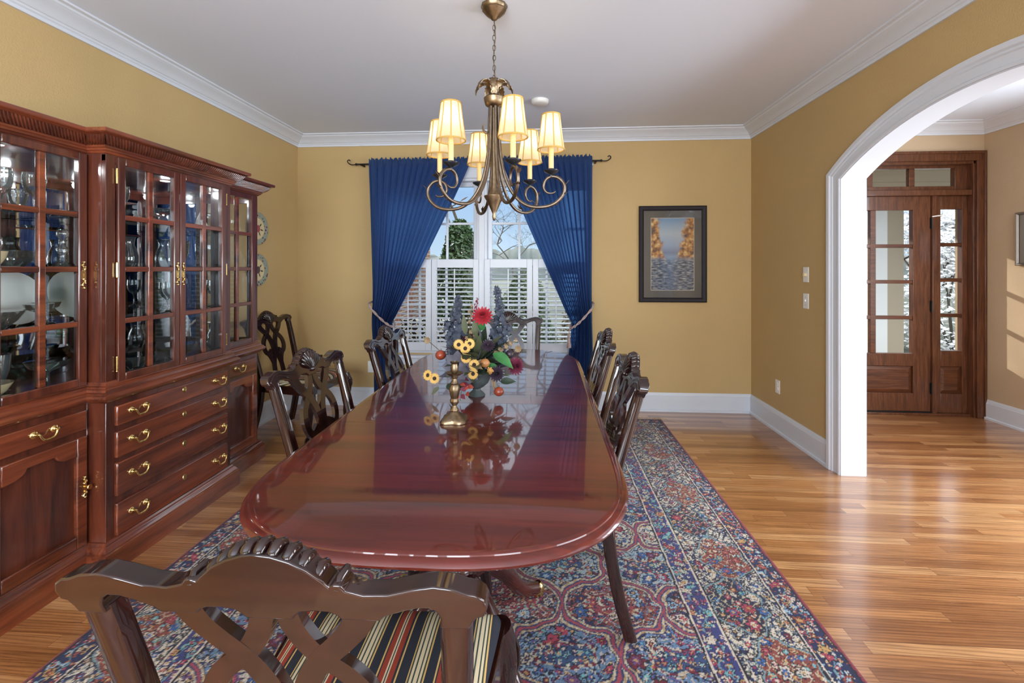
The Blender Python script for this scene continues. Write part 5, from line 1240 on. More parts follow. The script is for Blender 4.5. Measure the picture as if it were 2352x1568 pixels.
def slots(): 
    m = MB()
    for z in (0.020, -0.020):
        for x in (-0.006, 0.006): m.box(x - 0.001, x + 0.001, -0.0095, -0.008, z - 0.002, z + 0.006)
    return m
wall_plate('wall_outlet', 'white wall outlet low on the right wall by the arch', 'outlet', (XR, 3.984, 0.378), -pi / 2, [('socket', sock(0.020), M['plastic']), ('socket', sock(-0.020), M['plastic'])])
wall_plate('wall_outlet', 'white wall outlet on the back wall behind the left chair near the curtain', 'outlet', (-1.72, YB, 0.385), 0, [('socket', sock(0.020), M['plastic']), ('socket', sock(-0.020), M['plastic'])])

def painting_material():
    m, nt, b = new_mat('autumn_river_print')
    tc = N(nt, 'ShaderNodeTexCoord'); sp = N(nt, 'ShaderNodeSeparateXYZ'); nt.links.new(tc.outputs['Object'], sp.inputs[0])
    # object coordinates: x across (-0.2..0.2), z up (-0.33..0.33)
    def ramp(src, stops):
        cr = N(nt, 'ShaderNodeValToRGB'); e = cr.color_ramp.elements; e[0].position, e[0].color = stops[0]; e[1].position, e[1].color = stops[-1]
        for p_, c in stops[1:-1]: q = e.new(p_); q.color = c
        nt.links.new(src, cr.inputs[0]); return cr.outputs[0]
    mr = N(nt, 'ShaderNodeMapRange'); mr.inputs['From Min'].default_value = -0.33; mr.inputs['From Max'].default_value = 0.33; nt.links.new(sp.outputs['Z'], mr.inputs['Value'])
    base = ramp(mr.outputs[0], [(0.0, srgb(70, 84, 110)), (0.25, srgb(88, 106, 136)), (0.45, srgb(140, 156, 176)), (0.52, srgb(120, 124, 140)), (0.62, srgb(150, 160, 178)), (0.80, srgb(176, 180, 180)), (1.0, srgb(120, 146, 170))])
    no = N(nt, 'ShaderNodeTexNoise'); no.inputs['Scale'].default_value = 26; no.inputs['Detail'].default_value = 8; nt.links.new(tc.outputs['Object'], no.inputs['Vector'])
    leaf = ramp(no.outputs['Fac'], [(0.32, srgb(52, 36, 24)), (0.45, srgb(150, 90, 36)), (0.55, srgb(196, 134, 60)), (0.7, srgb(220, 190, 130))])
    # tree masses: |x| grows past a wavering bank line, above the water
    ab = N(nt, 'ShaderNodeMath', operation='ABSOLUTE'); ax = N(nt, 'ShaderNodeMath', operation='ADD'); ax.inputs[1].default_value = 0.01; nt.links.new(sp.outputs['X'], ax.inputs[0]); nt.links.new(ax.outputs[0], ab.inputs[0])
    n2 = N(nt, 'ShaderNodeTexNoise'); n2.inputs['Scale'].default_value = 12; n2.inputs['Detail'].default_value = 6; nt.links.new(tc.outputs['Object'], n2.inputs['Vector'])
    sm = N(nt, 'ShaderNodeMath', operation='MULTIPLY_ADD'); sm.inputs[1].default_value = 0.16; nt.links.new(n2.outputs['Fac'], sm.inputs[0]); nt.links.new(ab.outputs[0], sm.inputs[2])
    hi = N(nt, 'ShaderNodeMath', operation='MULTIPLY_ADD'); hi.inputs[1].default_value = -0.22; nt.links.new(sp.outputs['Z'], hi.inputs[0]); nt.links.new(sm.outputs[0], hi.inputs[2])
    mk = N(nt, 'ShaderNodeMapRange'); mk.inputs['From Min'].default_value = 0.135; mk.inputs['From Max'].default_value = 0.165; nt.links.new(hi.outputs[0], mk.inputs['Value'])
    wl = N(nt, 'ShaderNodeMapRange'); wl.inputs['From Min'].default_value = -0.08; wl.inputs['From Max'].default_value = -0.02; nt.links.new(sp.outputs['Z'], wl.inputs['Value'])
    mu = N(nt, 'ShaderNodeMath', operation='MULTIPLY'); nt.links.new(mk.outputs[0], mu.inputs[0]); nt.links.new(wl.outputs[0], mu.inputs[1])
    mx = N(nt, 'ShaderNodeMix', data_type='RGBA'); nt.links.new(mu.outputs[0], mx.inputs[0]); nt.links.new(base, mx.inputs[6]); nt.links.new(leaf, mx.inputs[7])
    # rocks and ripples in the water
    mp = N(nt, 'ShaderNodeMapping'); mp.inputs['Scale'].default_value = (22, 1, 75); nt.links.new(tc.outputs['Object'], mp.inputs[0])
    n3 = N(nt, 'ShaderNodeTexNoise'); n3.inputs['Scale'].default_value = 1; n3.inputs['Detail'].default_value = 5; nt.links.new(mp.outputs[0], n3.inputs['Vector'])
    rip = ramp(n3.outputs['Fac'], [(0.38, srgb(28, 28, 34)), (0.5, srgb(84, 96, 116)), (0.62, srgb(150, 140, 128)), (0.72, srgb(190, 196, 206))])
    iw = N(nt, 'ShaderNodeMath', operation='SUBTRACT'); iw.inputs[0].default_value = 1.0; nt.links.new(wl.outputs[0], iw.inputs[1])
    bk = N(nt, 'ShaderNodeMapRange'); bk.inputs['From Min'].default_value = 0.06; bk.inputs['From Max'].default_value = 0.16; bk.inputs['To Min'].default_value = 0.45; nt.links.new(sm.outputs[0], bk.inputs['Value'])
    m4 = N(nt, 'ShaderNodeMath', operation='MULTIPLY'); nt.links.new(iw.outputs[0], m4.inputs[0]); nt.links.new(bk.outputs[0], m4.inputs[1])
    mx2 = N(nt, 'ShaderNodeMix', data_type='RGBA'); nt.links.new(m4.outputs[0], mx2.inputs[0]); nt.links.new(mx.outputs[2], mx2.inputs[6]); nt.links.new(rip, mx2.inputs[7])
    nt.links.new(mx2.outputs[2], b.inputs['Base Color']); b.inputs['Roughness'].default_value = 0.6
    return m
def framed_picture(label, loc, rz, w, h, fw, mat_w, frame_mat, print_mat, mat_mat, dep=0.028):
    root = thing('framed_picture', label, 'picture', loc, rz)
    m = MB(); rings = []
    pr = [(0.0, 0.0), (0.0, -dep), (fw * 0.25, -dep - 0.006), (fw * 0.6, -dep - 0.002), (fw * 0.85, -dep + 0.006), (fw, -dep + 0.010), (fw, -0.004)]
    vs = []
    for d, y in pr: vs += [(-w / 2 + d, y, -h / 2 + d), (w / 2 - d, y, -h / 2 + d), (w / 2 - d, y, h / 2 - d), (-w / 2 + d, y, h / 2 - d)]
    m.add(vs, [(k * 4 + i, k * 4 + (i + 1) % 4, (k + 1) * 4 + (i + 1) % 4, (k + 1) * 4 + i) for k in range(len(pr) - 1) for i in range(4)])
    m.build('frame', frame_mat, root, smooth=25)
    a, b_ = w / 2 - fw, h / 2 - fw
    m = MB(); vs = [(-a, -0.010, -b_), (a, -0.010, -b_), (a, -0.010, b_), (-a, -0.010, b_), (-a + mat_w, -0.010, -b_ + mat_w), (a - mat_w, -0.010, -b_ + mat_w), (a - mat_w, -0.010, b_ - mat_w), (-a + mat_w, -0.010, b_ - mat_w)]
    m.add(vs, [(0, 1, 5, 4), (1, 2, 6, 5), (2, 3, 7, 6), (3, 0, 4, 7)]); m.build('mat_board', mat_mat, root, smooth=0)
    q = mat_w - 0.004; m = MB()
    for x0, x1, z0, z1 in ((-a + q, a - q, -b_ + q, -b_ + q + 0.004), (-a + q, a - q, b_ - q - 0.004, b_ - q), (-a + q, -a + q + 0.004, -b_ + q, b_ - q), (a - q - 0.004, a - q, -b_ + q, b_ - q)): m.box(x0, x1, -0.012, -0.0095, z0, z1)
    m.build('mat_bevel', plain('cream_mat_core', (0.6, 0.5, 0.38), 0.7), root, smooth=0)
    MB().box(-a + mat_w - 0.001, a - mat_w + 0.001, -0.009, -0.007, -b_ + mat_w - 0.001, b_ - mat_w + 0.001).build('print', print_mat, root, smooth=0)
    MB().add([(-a, -0.0145, -b_), (a, -0.0145, -b_), (a, -0.0145, b_), (-a, -0.0145, b_)], [(0, 1, 2, 3)]).build('glazing', thin_glass('picture_glass', (0.96, 0.97, 0.97), 1.3), root, smooth=0)
    return root
framed_picture('framed autumn river print with dark mat on the back wall right of the window', (1.247, YB - 0.001, 1.512), 0, 0.635, 0.925, 0.045, 0.072, plain('dark_leather_frame', (0.016, 0.012, 0.014), 0.55, var=0.3, vscale=80, spec=0.25), painting_material(), plain('taupe_mat', (0.105, 0.092, 0.078), 0.8))
framed_picture('thin-framed picture cut by the photo edge on the foyer wall', (XF - 0.001, 3.86, 1.625), -pi / 2, 0.62, 0.45, 0.022, 0.06, plain('pewter_frame', (0.22, 0.19, 0.16), 0.35, 0.5), plain('pale_print', (0.62, 0.64, 0.64), 0.6, var=0.2, vscale=9), plain('white_mat', (0.72, 0.72, 0.70), 0.8))

def plate_material(seed, heart):
    m, nt, b = new_mat('painted_fruit_plate_glaze')
    tc = N(nt, 'ShaderNodeTexCoord'); sp = N(nt, 'ShaderNodeSeparateXYZ'); nt.links.new(tc.outputs['Object'], sp.inputs[0])
    cb = N(nt, 'ShaderNodeCombineXYZ'); nt.links.new(sp.outputs['X'], cb.inputs[0]); nt.links.new(sp.outputs['Y'], cb.inputs[1])
    ln = N(nt, 'ShaderNodeVectorMath', operation='LENGTH'); nt.links.new(cb.outputs[0], ln.inputs[0])
    cr = N(nt, 'ShaderNodeValToRGB'); cr.color_ramp.interpolation = 'CONSTANT'; e = cr.color_ramp.elements
    cream, sage, dk = srgb(206, 190, 150), srgb(140, 150, 138), srgb(70, 66, 72)
    mr = N(nt, 'ShaderNodeMath', operation='MULTIPLY'); mr.inputs[1].default_value = 1 / 0.14; nt.links.new(ln.outputs['Value'], mr.inputs[0])
    e[0].position = 0; e[0].color = cream; e[1].position = 0.985; e[1].color = dk
    for p_, c in ((0.66, dk), (0.675, cream), (0.69, sage)): q = e.new(p_); q.color = c
    nt.links.new(mr.outputs[0], cr.inputs[0])
    vo = N(nt, 'ShaderNodeTexVoronoi'); vo.inputs['Scale'].default_value = 34; mp = N(nt, 'ShaderNodeMapping'); mp.inputs['Location'].default_value = (seed, seed, 0); nt.links.new(tc.outputs['Object'], mp.inputs[0]); nt.links.new(mp.outputs[0], vo.inputs['Vector'])
    th = N(nt, 'ShaderNodeMath', operation='LESS_THAN'); th.inputs[1].default_value = 0.30; nt.links.new(vo.outputs['Distance'], th.inputs[0])
    c2 = N(nt, 'ShaderNodeValToRGB'); c2.color_ramp.interpolation = 'CONSTANT'; e = c2.color_ramp.elements; e[0].color = srgb(110, 44, 52); e[1].color = srgb(60, 62, 90); e[1].position = 0.4; q = e.new(0.7); q.color = srgb(70, 84, 74)
    s2 = N(nt, 'ShaderNodeSeparateColor'); nt.links.new(vo.outputs['Color'], s2.inputs[0]); nt.links.new(s2.outputs[0], c2.inputs[0])
    gt = N(nt, 'ShaderNodeMath', operation='GREATER_THAN'); gt.inputs[1].default_value = 0.70; nt.links.new(mr.outputs[0], gt.inputs[0])
    an = N(nt, 'ShaderNodeMath', operation='MULTIPLY'); nt.links.new(gt.outputs[0], an.inputs[0]); nt.links.new(th.outputs[0], an.inputs[1])
    mx = N(nt, 'ShaderNodeMix', data_type='RGBA'); nt.links.new(an.outputs[0], mx.inputs[0]); nt.links.new(cr.outputs[0], mx.inputs[6]); nt.links.new(c2.outputs[0], mx.inputs[7])
    nt.links.new(mx.outputs[2], b.inputs['Base Color']); b.inputs['Roughness'].default_value = 0.2
    return m
def deco_plate(label, y, z, seed, fruit):
    root = thing('decorative_plate', label, 'plate', (XL + 0.010, y, z), 0, 'painted fruit plates on the left wall')
    root.rotation_euler = (0, pi / 2, 0)
    m = MB().lathe([(0.07, 0.0), (0.075, 0.004), (0.138, 0.014), (0.140, 0.017), (0.096, 0.010), (0.08, 0.007), (0.0, 0.006)], (0, 0, 0), 40)
    m.build('plate', plate_material(seed, fruit), root, smooth=40)
    # painted fruit and leaves as thin glaze relief
    fr = plain('painted_fruit', fruit, 0.25); lf = plain('painted_leaf', (0.05, 0.05, 0.045), 0.3)
    MB().sphere((0.0, 0.010, 0.0075), 0.032, 16, 8, (1, 0.85, 0.05)).build('painted_fruit', fr, root)
    for a, r_ in ((0.5, 0.05), (1.4, 0.055), (2.3, 0.05), (3.6, 0.055), (4.6, 0.05), (5.6, 0.06)):
        MB().sphere((r_ * cos(a), 0.006 + r_ * sin(a), 0.0072), 0.020, 10, 6, (1.0, 0.35, 0.05), Matrix.Rotation(a, 3, 'Z')).build('painted_leaf', lf, root)
deco_plate('painted fruit plate with red fruit, upper of two on the left wall', 3.80, 1.722, 0.0, (0.33, 0.07, 0.09))
deco_plate('painted fruit plate with dark plum, lower of two on the left wall', 3.80, 1.362, 3.7, (0.06, 0.04, 0.07))

# ------------------------------------------------------------------ candlestick and flower arrangement on the table
TZ = 0.7552
def candlestick():
    root = wthing('candlestick', 'ornate antique brass candlestick without a candle on the table near the flowers', 'candlestick', (-0.358, 1.835, TZ))
    c = (-0.358, 1.835, 0); m = MB()
    def shaped(r, z, k=0.0):
        return [(r * (1 + k * cos(4 * t)) * cos(t + pi / 4), r * (1 + k * cos(4 * t)) * sin(t + pi / 4)) for t in [2 * pi * i / 48 for i in range(48)]], z
    st = [(0.056, 0.0005, 0.16), (0.057, 0.006, 0.16), (0.054, 0.012, 0.15), (0.052, 0.016, 0.14), (0.040, 0.022, 0.12), (0.030, 0.030, 0.08), (0.018, 0.036, 0.03), (0.014, 0.041, 0.0)]
    rings = [shaped(*q[:2], q[2]) for q in st]; vs = [(c[0] + x, c[1] + y, TZ + z) for r_, z in rings for x, y in r_]; n = 48
    m.add(vs, [(k * n + i, k * n + (i + 1) % n, (k + 1) * n + (i + 1) % n, (k + 1) * n + i) for k in range(len(st) - 1) for i in range(n)] + [tuple(range(n - 1, -1, -1)), tuple((len(st) - 1) * n + i for i in range(n))])
    m.build('base', M['oldbrass'], root, smooth=40)
    m = MB().lathe([(0.012, 0.040), (0.017, 0.046), (0.016, 0.052), (0.010, 0.058), (0.009, 0.066), (0.017, 0.076), (0.018, 0.086), (0.014, 0.094), (0.017, 0.104), (0.021, 0.125), (0.021, 0.140), (0.015, 0.150), (0.017, 0.156), (0.011, 0.164), (0.010, 0.175), (0.014, 0.180), (0.010, 0.186)], (c[0], c[1], TZ), 24, None, 8, 0.05); m.build('stem', M['oldbrass'], root, smooth=40)
    m = MB().lathe([(0.010, 0.184), (0.022, 0.188), (0.034, 0.196), (0.035, 0.199), (0.020, 0.195), (0.011, 0.194)], (c[0], c[1], TZ), 32, None, 8, 0.05); m.build('drip_pan', M['oldbrass'], root, smooth=40)
    m = MB().lathe([(0.009, 0.193), (0.016, 0.204), (0.016, 0.222), (0.012, 0.234), (0.016, 0.238), (0.018, 0.243), (0.011, 0.244), (0.010, 0.225), (0.0, 0.224)], (c[0], c[1], TZ), 24); m.build('candle_cup', M['oldbrass'], root, smooth=40)
candlestick()

def flowers():
    bx, by = -0.322, 2.215
    root = wthing('flower_arrangement', 'silk arrangement of sunflowers, red dahlias, fruit and grey spikes in dark urn', 'flower arrangement', (bx, by, TZ))
    P = lambda dx, h, dy=0.0: Vector((bx + dx, by + dy, TZ + h))
    rnd = random.Random(21)
    col = lambda n, c, **k: plain(n, c, k.pop('rough', 0.6), **k)
    MAT = dict(urn=col('verdigris_urn', (0.07, 0.085, 0.085), rough=0.45, var=0.5, vscale=30), dark=col('dark_green_leaf', (0.022, 0.040, 0.022), var=0.5), grey=col('grey_blue_petal', (0.036, 0.046, 0.070), var=0.5, vscale=30), smoke=col('smoky_petal', (0.085, 0.080, 0.105), var=0.4),
               green=col('bright_green_leaf', (0.035, 0.16, 0.040), var=0.5), mid=col('olive_leaf', (0.075, 0.085, 0.040), var=0.5), tan=col('dry_tan_leaf', (0.28, 0.19, 0.10), var=0.4), red=col('red_petal', (0.38, 0.022, 0.035), var=0.3), wine=col('burgundy_petal', (0.14, 0.015, 0.04), var=0.4),
               yellow=col('sunflower_petal', (0.66, 0.40, 0.10), var=0.25), core=col('seed_core', (0.035, 0.018, 0.012), rough=0.9), apple=col('apple_skin', (0.30, 0.055, 0.025), rough=0.25, var=0.6, vscale=25), orange=col('orange_fruit', (0.42, 0.18, 0.06), rough=0.4, var=0.4), plum=col('plum_skin', (0.045, 0.030, 0.045), rough=0.35, var=0.4),
               stem=col('brown_stem', (0.09, 0.06, 0.03)), rust=col('rust_leaf', (0.33, 0.045, 0.025), var=0.4), berry=col('gold_berry', (0.50, 0.25, 0.07), rough=0.4))
    m = MB().lathe([(0.040, 0.0005), (0.042, 0.006), (0.034, 0.014), (0.020, 0.026), (0.018, 0.034), (0.034, 0.044), (0.056, 0.062), (0.066, 0.085), (0.068, 0.104), (0.074, 0.110), (0.074, 0.116), (0.062, 0.114), (0.0, 0.100)], tuple(P(0, 0)), 32, None, 12, 0.012)
    m.build('urn', MAT['urn'], root, smooth=45)
    def frame(n):
        n = Vector(n).normalized(); u = n.orthogonal().normalized(); return n, u, n.cross(u)
    def petal(m, c, d, n, L, w, curl):
        d = d.normalized(); s_ = d.cross(n).normalized(); vs = []
        for i in range(5):
            f = i / 4; ww = w * sin(pi * (0.12 + 0.80 * f)) ; p_ = c + d * L * f + n * (curl * L * f * f)
            vs += [p_ - s_ * ww + n * 0.08 * ww, p_, p_ + s_ * ww + n * 0.08 * ww]
        m.add(vs, [(i * 3 + j, i * 3 + j + 1, (i + 1) * 3 + j + 1, (i + 1) * 3 + j) for i in range(4) for j in range(2)])
    def dahlia(name, c, n, R, mat, layers=5):
        n, u, v = frame(n); m = MB()
        for l in range(layers):
            cnt = 16 - 2 * l; el = 0.12 + 0.30 * l
            for k in range(cnt):
                a = 2 * pi * k / cnt + l * 0.37; d = (u * cos(a) + v * sin(a)) * cos(el) + n * sin(el)
                nn = (n * cos(el) - (u * cos(a) + v * sin(a)) * sin(el))
                petal(m, c + n * 0.10 * R * l, d, nn, R * (1 - 0.13 * l), R * 0.17, 0.15)
        m.sphere(c + n * R * 0.35, R * 0.22, 8, 6); return m.build(name, mat, root, smooth=60)
    def sunflower(c, n, R):
        n, u, v = frame(n); m = MB()
        for l in range(2):
            for k in range(11):
                a = 2 * pi * (k + 0.5 * l) / 11; d = u * cos(a) + v * sin(a) + n * 0.12
                petal(m, c + d * R * 0.30 + n * 0.002 * l, d, n, R * 0.82, R * 0.145, 0.1 - 0.25 * l)
        o = m.build('sunflower', MAT['yellow'], root, smooth=60)
        sub(o, MB().sphere(c + n * 0.002, R * 0.42, 14, 8, (1, 1, 0.45), Matrix((u, v, n)).transposed()), 'flower_centre', MAT['core'])
    def leaf(name, c, d, n, L, w, mat, curl=-0.25):
        m = MB(); d = Vector(d).normalized(); n = Vector(n); n = (n - d * n.dot(d)).normalized(); s_ = d.cross(n); vs = []
        for i in range(8):
            f = i / 7; ww = w * max(0.02, sin(pi * f ** 0.8)); p_ = c + d * L * f + n * (curl * L * f * f)
            vs += [p_ - s_ * ww + n * 0.25 * ww, p_ - s_ * ww * 0.5 + n * 0.1 * ww, p_, p_ + s_ * ww * 0.5 + n * 0.1 * ww, p_ + s_ * ww + n * 0.25 * ww]
        m.add(vs, [(i * 5 + j, i * 5 + j + 1, (i + 1) * 5 + j + 1, (i + 1) * 5 + j) for i in range(7) for j in range(4)])
        return m.build(name, mat, root, smooth=60)
    def spike(name, base, top, mat, r0, r1, n, size, bend=0.0):
        m = MB(); b, t = Vector(base), Vector(top); ax = t - b
        m.tube([b, b + ax * 0.5 + Vector((bend, 0, 0)), t], [0.003, 0.0025, 0.0015], 6)
        for i in range(n):
            f = (i + 0.5) / n; r_ = r0 + (r1 - r0) * f; a = i * 2.4; c = b + ax * f + Vector((bend * 4 * f * (1 - f), 0, 0)); d = Vector((cos(a), sin(a), 0.25))
            q = c + d * r_ * rnd.uniform(0.4, 1.0); nn, u, v = frame(d + Vector((0, -0.6, 0.1)))
            sz = size * rnd.uniform(0.7, 1.15) * (1.15 - 0.55 * f)
            for k in range(5):
                a2 = 2 * pi * k / 5 + i; petal(m, q, u * cos(a2) + v * sin(a2) + nn * 0.25, nn, sz, sz * 0.42, 0.2)
        return m.build(name, mat, root, smooth=60)
    # tall grey-blue spikes, wine spike
    spike('delphinium_spike', P(-0.09, 0.17, 0.03), P(-0.096, 0.485, 0.02), MAT['grey'], 0.060, 0.006, 66, 0.024, -0.012)
    spike('delphinium_spike', P(-0.10, 0.16, -0.01), P(-0.150, 0.36, 0.0), MAT['grey'], 0.042, 0.012, 34, 0.022)
    spike('delphinium_spike', P(0.085, 0.18, 0.05), P(0.092, 0.530, 0.05), MAT['grey'], 0.048, 0.006, 60, 0.023, 0.018)
    spike('delphinium_spike', P(0.09, 0.17, 0.02), P(0.150, 0.34, 0.03), MAT['grey'], 0.040, 0.012, 30, 0.021)
    spike('celosia_spike', P(-0.005, 0.20, 0.02), P(0.003, 0.478, 0.01), MAT['wine'], 0.016, 0.004, 44, 0.011, -0.012)
    spike('seed_spray', P(-0.045, 0.20, 0.02), P(-0.030, 0.44, 0.03), MAT['tan'], 0.028, 0.012, 24, 0.013)
    spike('astilbe_spike', P(-0.06, 0.24, 0.03), P(-0.118, 0.400, 0.02), MAT['wine'], 0.018, 0.005, 22, 0.012)
    spike('seed_spray', P(0.08, 0.20, 0.0), P(0.195, 0.275, -0.01), MAT['tan'], 0.026, 0.014, 20, 0.014)
    # foliage fill
    for i in range(92):
        a = rnd.uniform(0, 2 * pi); el = rnd.uniform(-0.25, 1.35); d = Vector((cos(a) * cos(el), sin(a) * cos(el), sin(el)))
        c = P(0, 0.13) + Vector((d.x * 0.05, d.y * 0.05, d.z * 0.06)); L = rnd.uniform(0.085, 0.175) * (1 if el > 0.2 else 0.8)
        leaf('leaf', c, d, Vector((0, 0, 1)) + Vector((rnd.uniform(-.5, .5), rnd.uniform(-.8, .2), 0)), L, L * rnd.uniform(0.14, 0.22), MAT[rnd.choice(['dark', 'dark', 'dark', 'mid', 'smoke', 'mid'])], rnd.uniform(-0.35, 0.05))
    leaf('bright_leaf', P(0.085, 0.215, -0.05), (1, -0.35, -0.35), (0, -0.6, 1), 0.115, 0.032, MAT['green'], -0.35)
    leaf('bright_leaf', P(0.06, 0.17, -0.06), (0.9, -0.4, -0.5), (0, -0.6, 1), 0.085, 0.022, MAT['green'])
    leaf('bright_leaf', P(0.02, 0.32, -0.02), (0.15, -0.5, 0.8), (0, -1, 0.3), 0.075, 0.024, MAT['green'])
    leaf('bright_leaf', P(-0.05, 0.30, -0.02), (-0.1, -0.3, 1), (0, -1, 0.2), 0.10, 0.016, MAT['mid'])
    leaf('bright_leaf', P(0.00, 0.29, -0.03), (-0.05, -0.3, 1), (0, -1, 0.2), 0.09, 0.018, MAT['mid'])
    leaf('dry_leaf', P(-0.03, 0.19, -0.07), (0.6, -0.5, -0.2), (0, -1, 0.6), 0.09, 0.02, MAT['tan']); leaf('dry_leaf', P(0.01, 0.18, -0.08), (0.9, -0.4, 0.1), (0, -1, 0.6), 0.07, 0.013, MAT['tan'])
    leaf('dry_leaf', P(-0.03, 0.11, -0.07), (0.1, -0.3, -0.5), (0, -1, 0.1), 0.05, 0.008, MAT['tan']); leaf('dry_leaf', P(0.085, 0.11, -0.04), (0.1, -0.3, -0.7), (0, -1, 0.1), 0.075, 0.010, MAT['tan'])
    leaf('dry_leaf', P(-0.17, 0.06, -0.08), (-0.5, -0.2, -0.5), (0, -1, 0.3), 0.05, 0.010, MAT['mid'])
    for k in range(7): leaf('ivy_leaf', P(-0.13 + 0.012 * k, 0.085 + rnd.uniform(-.02, .02), -0.07), (rnd.uniform(-1, 1), -0.5, -0.3), (0, -1, 0.5), 0.05, 0.016, MAT['dark'])
    for k in range(8):   # smoky hydrangea petals low on the left front
        a = 2 * pi * k / 8; leaf('hydrangea_petal', P(-0.075 + 0.015 * cos(a), 0.165 + 0.015 * sin(a), -0.095), (cos(a), -0.35, sin(a)), (0, -1, 0.2), 0.060, 0.026, MAT['smoke'], -0.2)
    for k in range(7):
        a = 2 * pi * k / 7 + .4; leaf('hydrangea_petal', P(-0.030 + 0.012 * cos(a), 0.135 + 0.012 * sin(a), -0.10), (cos(a), -0.35, sin(a)), (0, -1, 0.2), 0.048, 0.024, MAT['smoke'], -0.2)
    dahlia('red_dahlia', P(0.034, 0.388, -0.035), (0.05, -0.85, 0.55), 0.052, MAT['red'])
    dahlia('burgundy_dahlia', P(0.188, 0.150, -0.02), (0.5, -0.75, 0.2), 0.046, MAT['wine'])
    dahlia('scabiosa', P(0.065, 0.255, -0.075), (0.1, -0.8, 0.5), 0.034, MAT['plum'], 4)
    dahlia('artichoke', P(0.105, 0.125, -0.075), (0.3, -0.9, 0.2), 0.040, MAT['plum'], 5)
    for dx, h, dy in ((-0.073, 0.262, -0.085), (-0.020, 0.268, -0.095), (-0.038, 0.248, -0.105), (-0.033, 0.205, -0.11), (0.005, 0.174, -0.115), (0.001, 0.133, -0.12), (-0.195, 0.094, -0.06), (-0.228, 0.108, -0.055)):
        sunflower(P(dx, h, dy), (rnd.uniform(-.25, .25) + dx * 1.2, -1, 0.25), 0.0235)
    def fruit(name, c, r_, mat, sc=(1, 1, 0.92)):
        o = MB().sphere(c, r_, 20, 14, sc).build(name, mat, root, smooth=180)
        sub(o, MB().tube([c + Vector((0, 0, r_ * 0.8)), c + Vector((0.003, 0, r_ * 1.2))], 0.0015, 6), 'stalk', MAT['stem'])
    fruit('apple', P(-0.170, 0.203, -0.04), 0.0255, MAT['apple']); fruit('orange_pod', P(0.052, 0.178, -0.09), 0.023, MAT['orange']); fruit('plum', P(0.162, 0.205, 0.0), 0.021, MAT['plum'])
    fruit('pomegranate', P(0.117, 0.044, -0.085), 0.0235, MAT['apple']); fruit('pear', P(-0.055, 0.225, -0.07), 0.018, MAT['tan'], (0.9, 0.9, 1.4))
    m = MB().tube(catmull([P(0.06, 0.12, -0.05), P(0.085, 0.10, -0.075), P(0.095, 0.06, -0.085), P(0.112, 0.045, -0.085)], 5), 0.0014, 5); m.build('wire_stem', MAT['stem'], root)
    leaf('bright_leaf', P(0.12, 0.085, -0.06), (1, -0.2, 0.15), (0, -0.8, 0.6), 0.075, 0.018, MAT['dark'])
    m = MB()
    for k in range(16): m.sphere(P(0.078 + 0.012 * cos(k * 2.4) * (k / 16 + .3), 0.145 + 0.012 * sin(k * 2.4) * (k / 16 + .3), -0.112 + 0.001 * k), 0.0052, 8, 6)
    m.build('berry_cluster', MAT['berry'], root, smooth=180)
    m = MB(); m.tube(catmull([P(-0.05, 0.11, -0.09), P(-0.052, 0.06, -0.12), P(-0.058, 0.012, -0.135)], 4), 0.0016, 5); m.build('trailing_stem', MAT['stem'], root)
    for k in range(11):
        f = k / 10; leaf('rust_leaf', P(-0.045 + rnd.uniform(-.018, .022), 0.10 - 0.072 * f + 0.004, -0.10 - 0.035 * f), (rnd.uniform(-1, 1), -0.4, rnd.uniform(-.3, .2)), (0, -1, 0.3), 0.032, 0.011, MAT['rust' if k % 3 else 'wine'], -0.1)
    for dx, h, dy, tx, tz in ((-0.245, 0.268, 0.0, -0.10, 0.17), (0.205, 0.235, -0.02, 0.10, 0.17)):
        o = MB().tube(catmull([P(tx, tz, -0.02), P((tx + dx) / 2, (tz + h) / 2 - 0.01, dy), P(dx, h, dy)], 5), 0.0016, 5).build('dry_stem', MAT['stem'], root)
        sub(o, (lambda mm: ([petal(mm, P(dx, h, dy), Vector((cos(a), -0.4, sin(a))), Vector((0, -1, 0)), 0.019, 0.006, 0.1) for a in [2 * pi * i / 10 for i in range(10)]], mm)[1])(MB()), 'dry_flower', MAT['tan'])
flowers()

# ------------------------------------------------------------------ outdoors: garden behind the window, porch behind the door
M['grass'] = plain('winter_lawn', (0.055, 0.058, 0.036), 0.95, var=0.4, vscale=6)
M['hill'] = plain('far_wooded_hill', (0.040, 0.050, 0.042), 0.95, var=0.35, vscale=0.6)
M['bark'] = plain('grey_bark', (0.13, 0.11, 0.09), 0.9, var=0.3)
M['holly'] = plain('holly_leaf', (0.050, 0.095, 0.028), 0.45, var=0.6, vscale=9)
M['hedge'] = plain('hedge_leaf', (0.085, 0.12, 0.05), 0.6, var=0.6, vscale=9)
M['blossom'] = plain('pale_blossom', (0.86, 0.80, 0.78), 0.8, var=0.25, vscale=14)
M['pave'] = plain('porch_slab', (0.42, 0.40, 0.37), 0.9)
tag(MB().box(-40, 45, YB + 0.2, 90, -0.4, -0.3).build('ground', M['grass'], smooth=0), kind='structure')
tag(MB().box(2.13, 6.5, YB + 0.21, 7.2, -0.3, -0.06).build('porch_floor', M['pave'], smooth=0), kind='structure')
